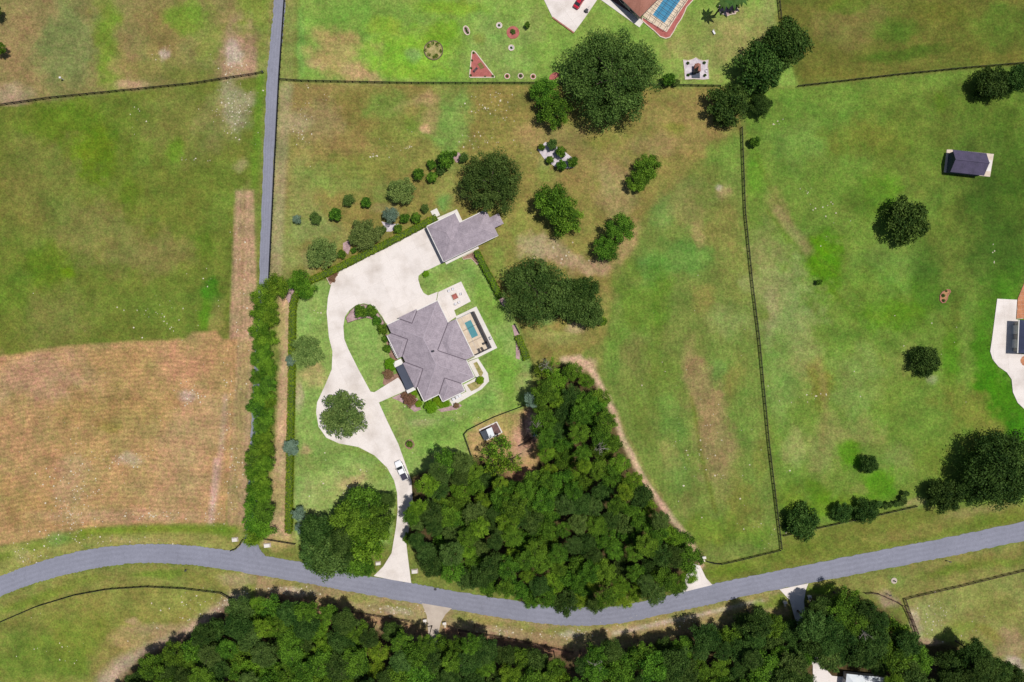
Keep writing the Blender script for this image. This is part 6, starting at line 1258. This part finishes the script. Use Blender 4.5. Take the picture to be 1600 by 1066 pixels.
q = W(1115, 51.5); ft = thing('lawn_chair', 'single white lawn chair on the neighbour\'s lawn', 'chair', q, .5); MB().box((0, 0, .35), (.5, 1.1, .06)).build('seat', 'plastic_white', ft); MB().box((0, .55, .6), (.5, .06, .55)).build('backrest', 'plastic_white', ft)
for a in (-.2, .2):
    for c in (-.45, .45): MB().box((a, c, .16), (.05, .05, .32)).build('leg', 'plastic_white', ft)
q = W(824, 688); bp_ = thing('brush_pile', 'pile of dry branches on the dirt beside the wood', 'brush pile', q); rr = random.Random(3); mm = MB()
for i in range(40):
    a = rr.uniform(0, 6.28); c = Vector((rr.gauss(0, .8), rr.gauss(0, .8), rr.uniform(.1, .7))); d = Vector((math.cos(a), math.sin(a), rr.uniform(-.2, .2))) * rr.uniform(.6, 1.4); mm.tube(c - d, c + d, .05, .02, 5)
mm.build('branches', 'twig', bp_); MB().tube((-2.5, -1.6, .25), (1.8, .9, .3), .17, .11, 8).build('log', 'bark', bp_); MB().tube((-5, -5.5, .2), (-1.6, -3.6, .25), .14, .1, 8).build('log', 'bark', bp_)

# ------------------------------------------------------------------ pale stones in the fields (too many to count)
rr = random.Random(8); sm = MB()
def scatter(cx, cy, sx, sy, cnt, r0=.10, r1=.28):
    for _ in range(cnt):
        q = W(rr.gauss(cx, sx), rr.gauss(cy, sy)); r = rr.uniform(r0, r1) * rr.choice((.6, 1, 1)); a = rr.uniform(0, 6.28); e = rr.uniform(.6, 1.2)
        vs = [(q.x + r * e * math.cos(a + k * 1.2566) * rr.uniform(.7, 1.2), q.y + r * math.sin(a + k * 1.2566) * rr.uniform(.7, 1.2), -.05) for k in range(5)] + [(q.x + r * .1, q.y, .05 + r * .25)]
        sm.add(vs, [(k, (k + 1) % 5, 5) for k in range(5)])
for a in ((115, 755, 22, 30, 60), (120, 790, 26, 20, 40), (195, 716, 22, 7, 34), (290, 618, 14, 8, 44), (335, 800, 10, 20, 30), (250, 806, 40, 4, 34), (110, 808, 22, 8, 26), (370, 740, 9, 40, 34), (366, 172, 16, 22, 110), (360, 105, 14, 12, 30), (380, 470, 8, 60, 30), (255, 84, 5, 6, 12), (40, 868, 20, 10, 34), (150, 840, 60, 7, 40), (330, 940, 22, 12, 40), (290, 960, 30, 20, 20), (100, 1020, 30, 12, 14),
          (765, 165, 20, 14, 50), (755, 218, 20, 6, 26), (640, 232, 14, 3, 12), (595, 245, 12, 3, 8), (505, 155, 5, 8, 4), (470, 190, 10, 24, 30), (255, 490, 34, 20, 34), (322, 430, 5, 14, 6), (215, 185, 10, 10, 8), (312, 250, 20, 4, 8), (860, 395, 26, 10, 26), (500, 487, 4, 6, 5),
          (1115, 680, 22, 26, 16), (1125, 745, 8, 6, 6), (1080, 715, 20, 30, 18), (1130, 740, 40, 50, 16), (1290, 345, 14, 20, 14), (1262, 300, 10, 12, 8), (1240, 625, 24, 6, 9), (1275, 618, 10, 3, 8), (1230, 738, 5, 4, 3), (1552, 395, 3, 12, 6), (1215, 190, 8, 3, 5), (1030, 578, 30, 10, 5), (1190, 840, 24, 20, 12),
          (460, 922, 30, 4, 40), (620, 955, 26, 5, 40), (770, 985, 40, 6, 30), (890, 992, 26, 5, 40), (1060, 972, 60, 6, 50), (1455, 965, 20, 16, 40), (1500, 980, 30, 10, 10), (355, 640, 4, 60, 20), (480, 930, 20, 4, 14), (700, 655, 40, 16, 14), (530, 760, 30, 20, 24), (1400, 520, 80, 80, 14), (640, 650, 40, 30, 6)): scatter(*a)
for px, py, sx, sy, cnt in ((180, 690, 90, 90, 120), (700, 200, 120, 30, 40), (1100, 620, 50, 120, 40), (366, 172, 14, 18, 60)): scatter(px, py, sx, sy, cnt, .06, .14)
st_ = sm.build('pale_stones', 'stone'); struct(st_, 'stuff'); tag(st_, 'pale limestone chips scattered over the dry fields', 'stones')
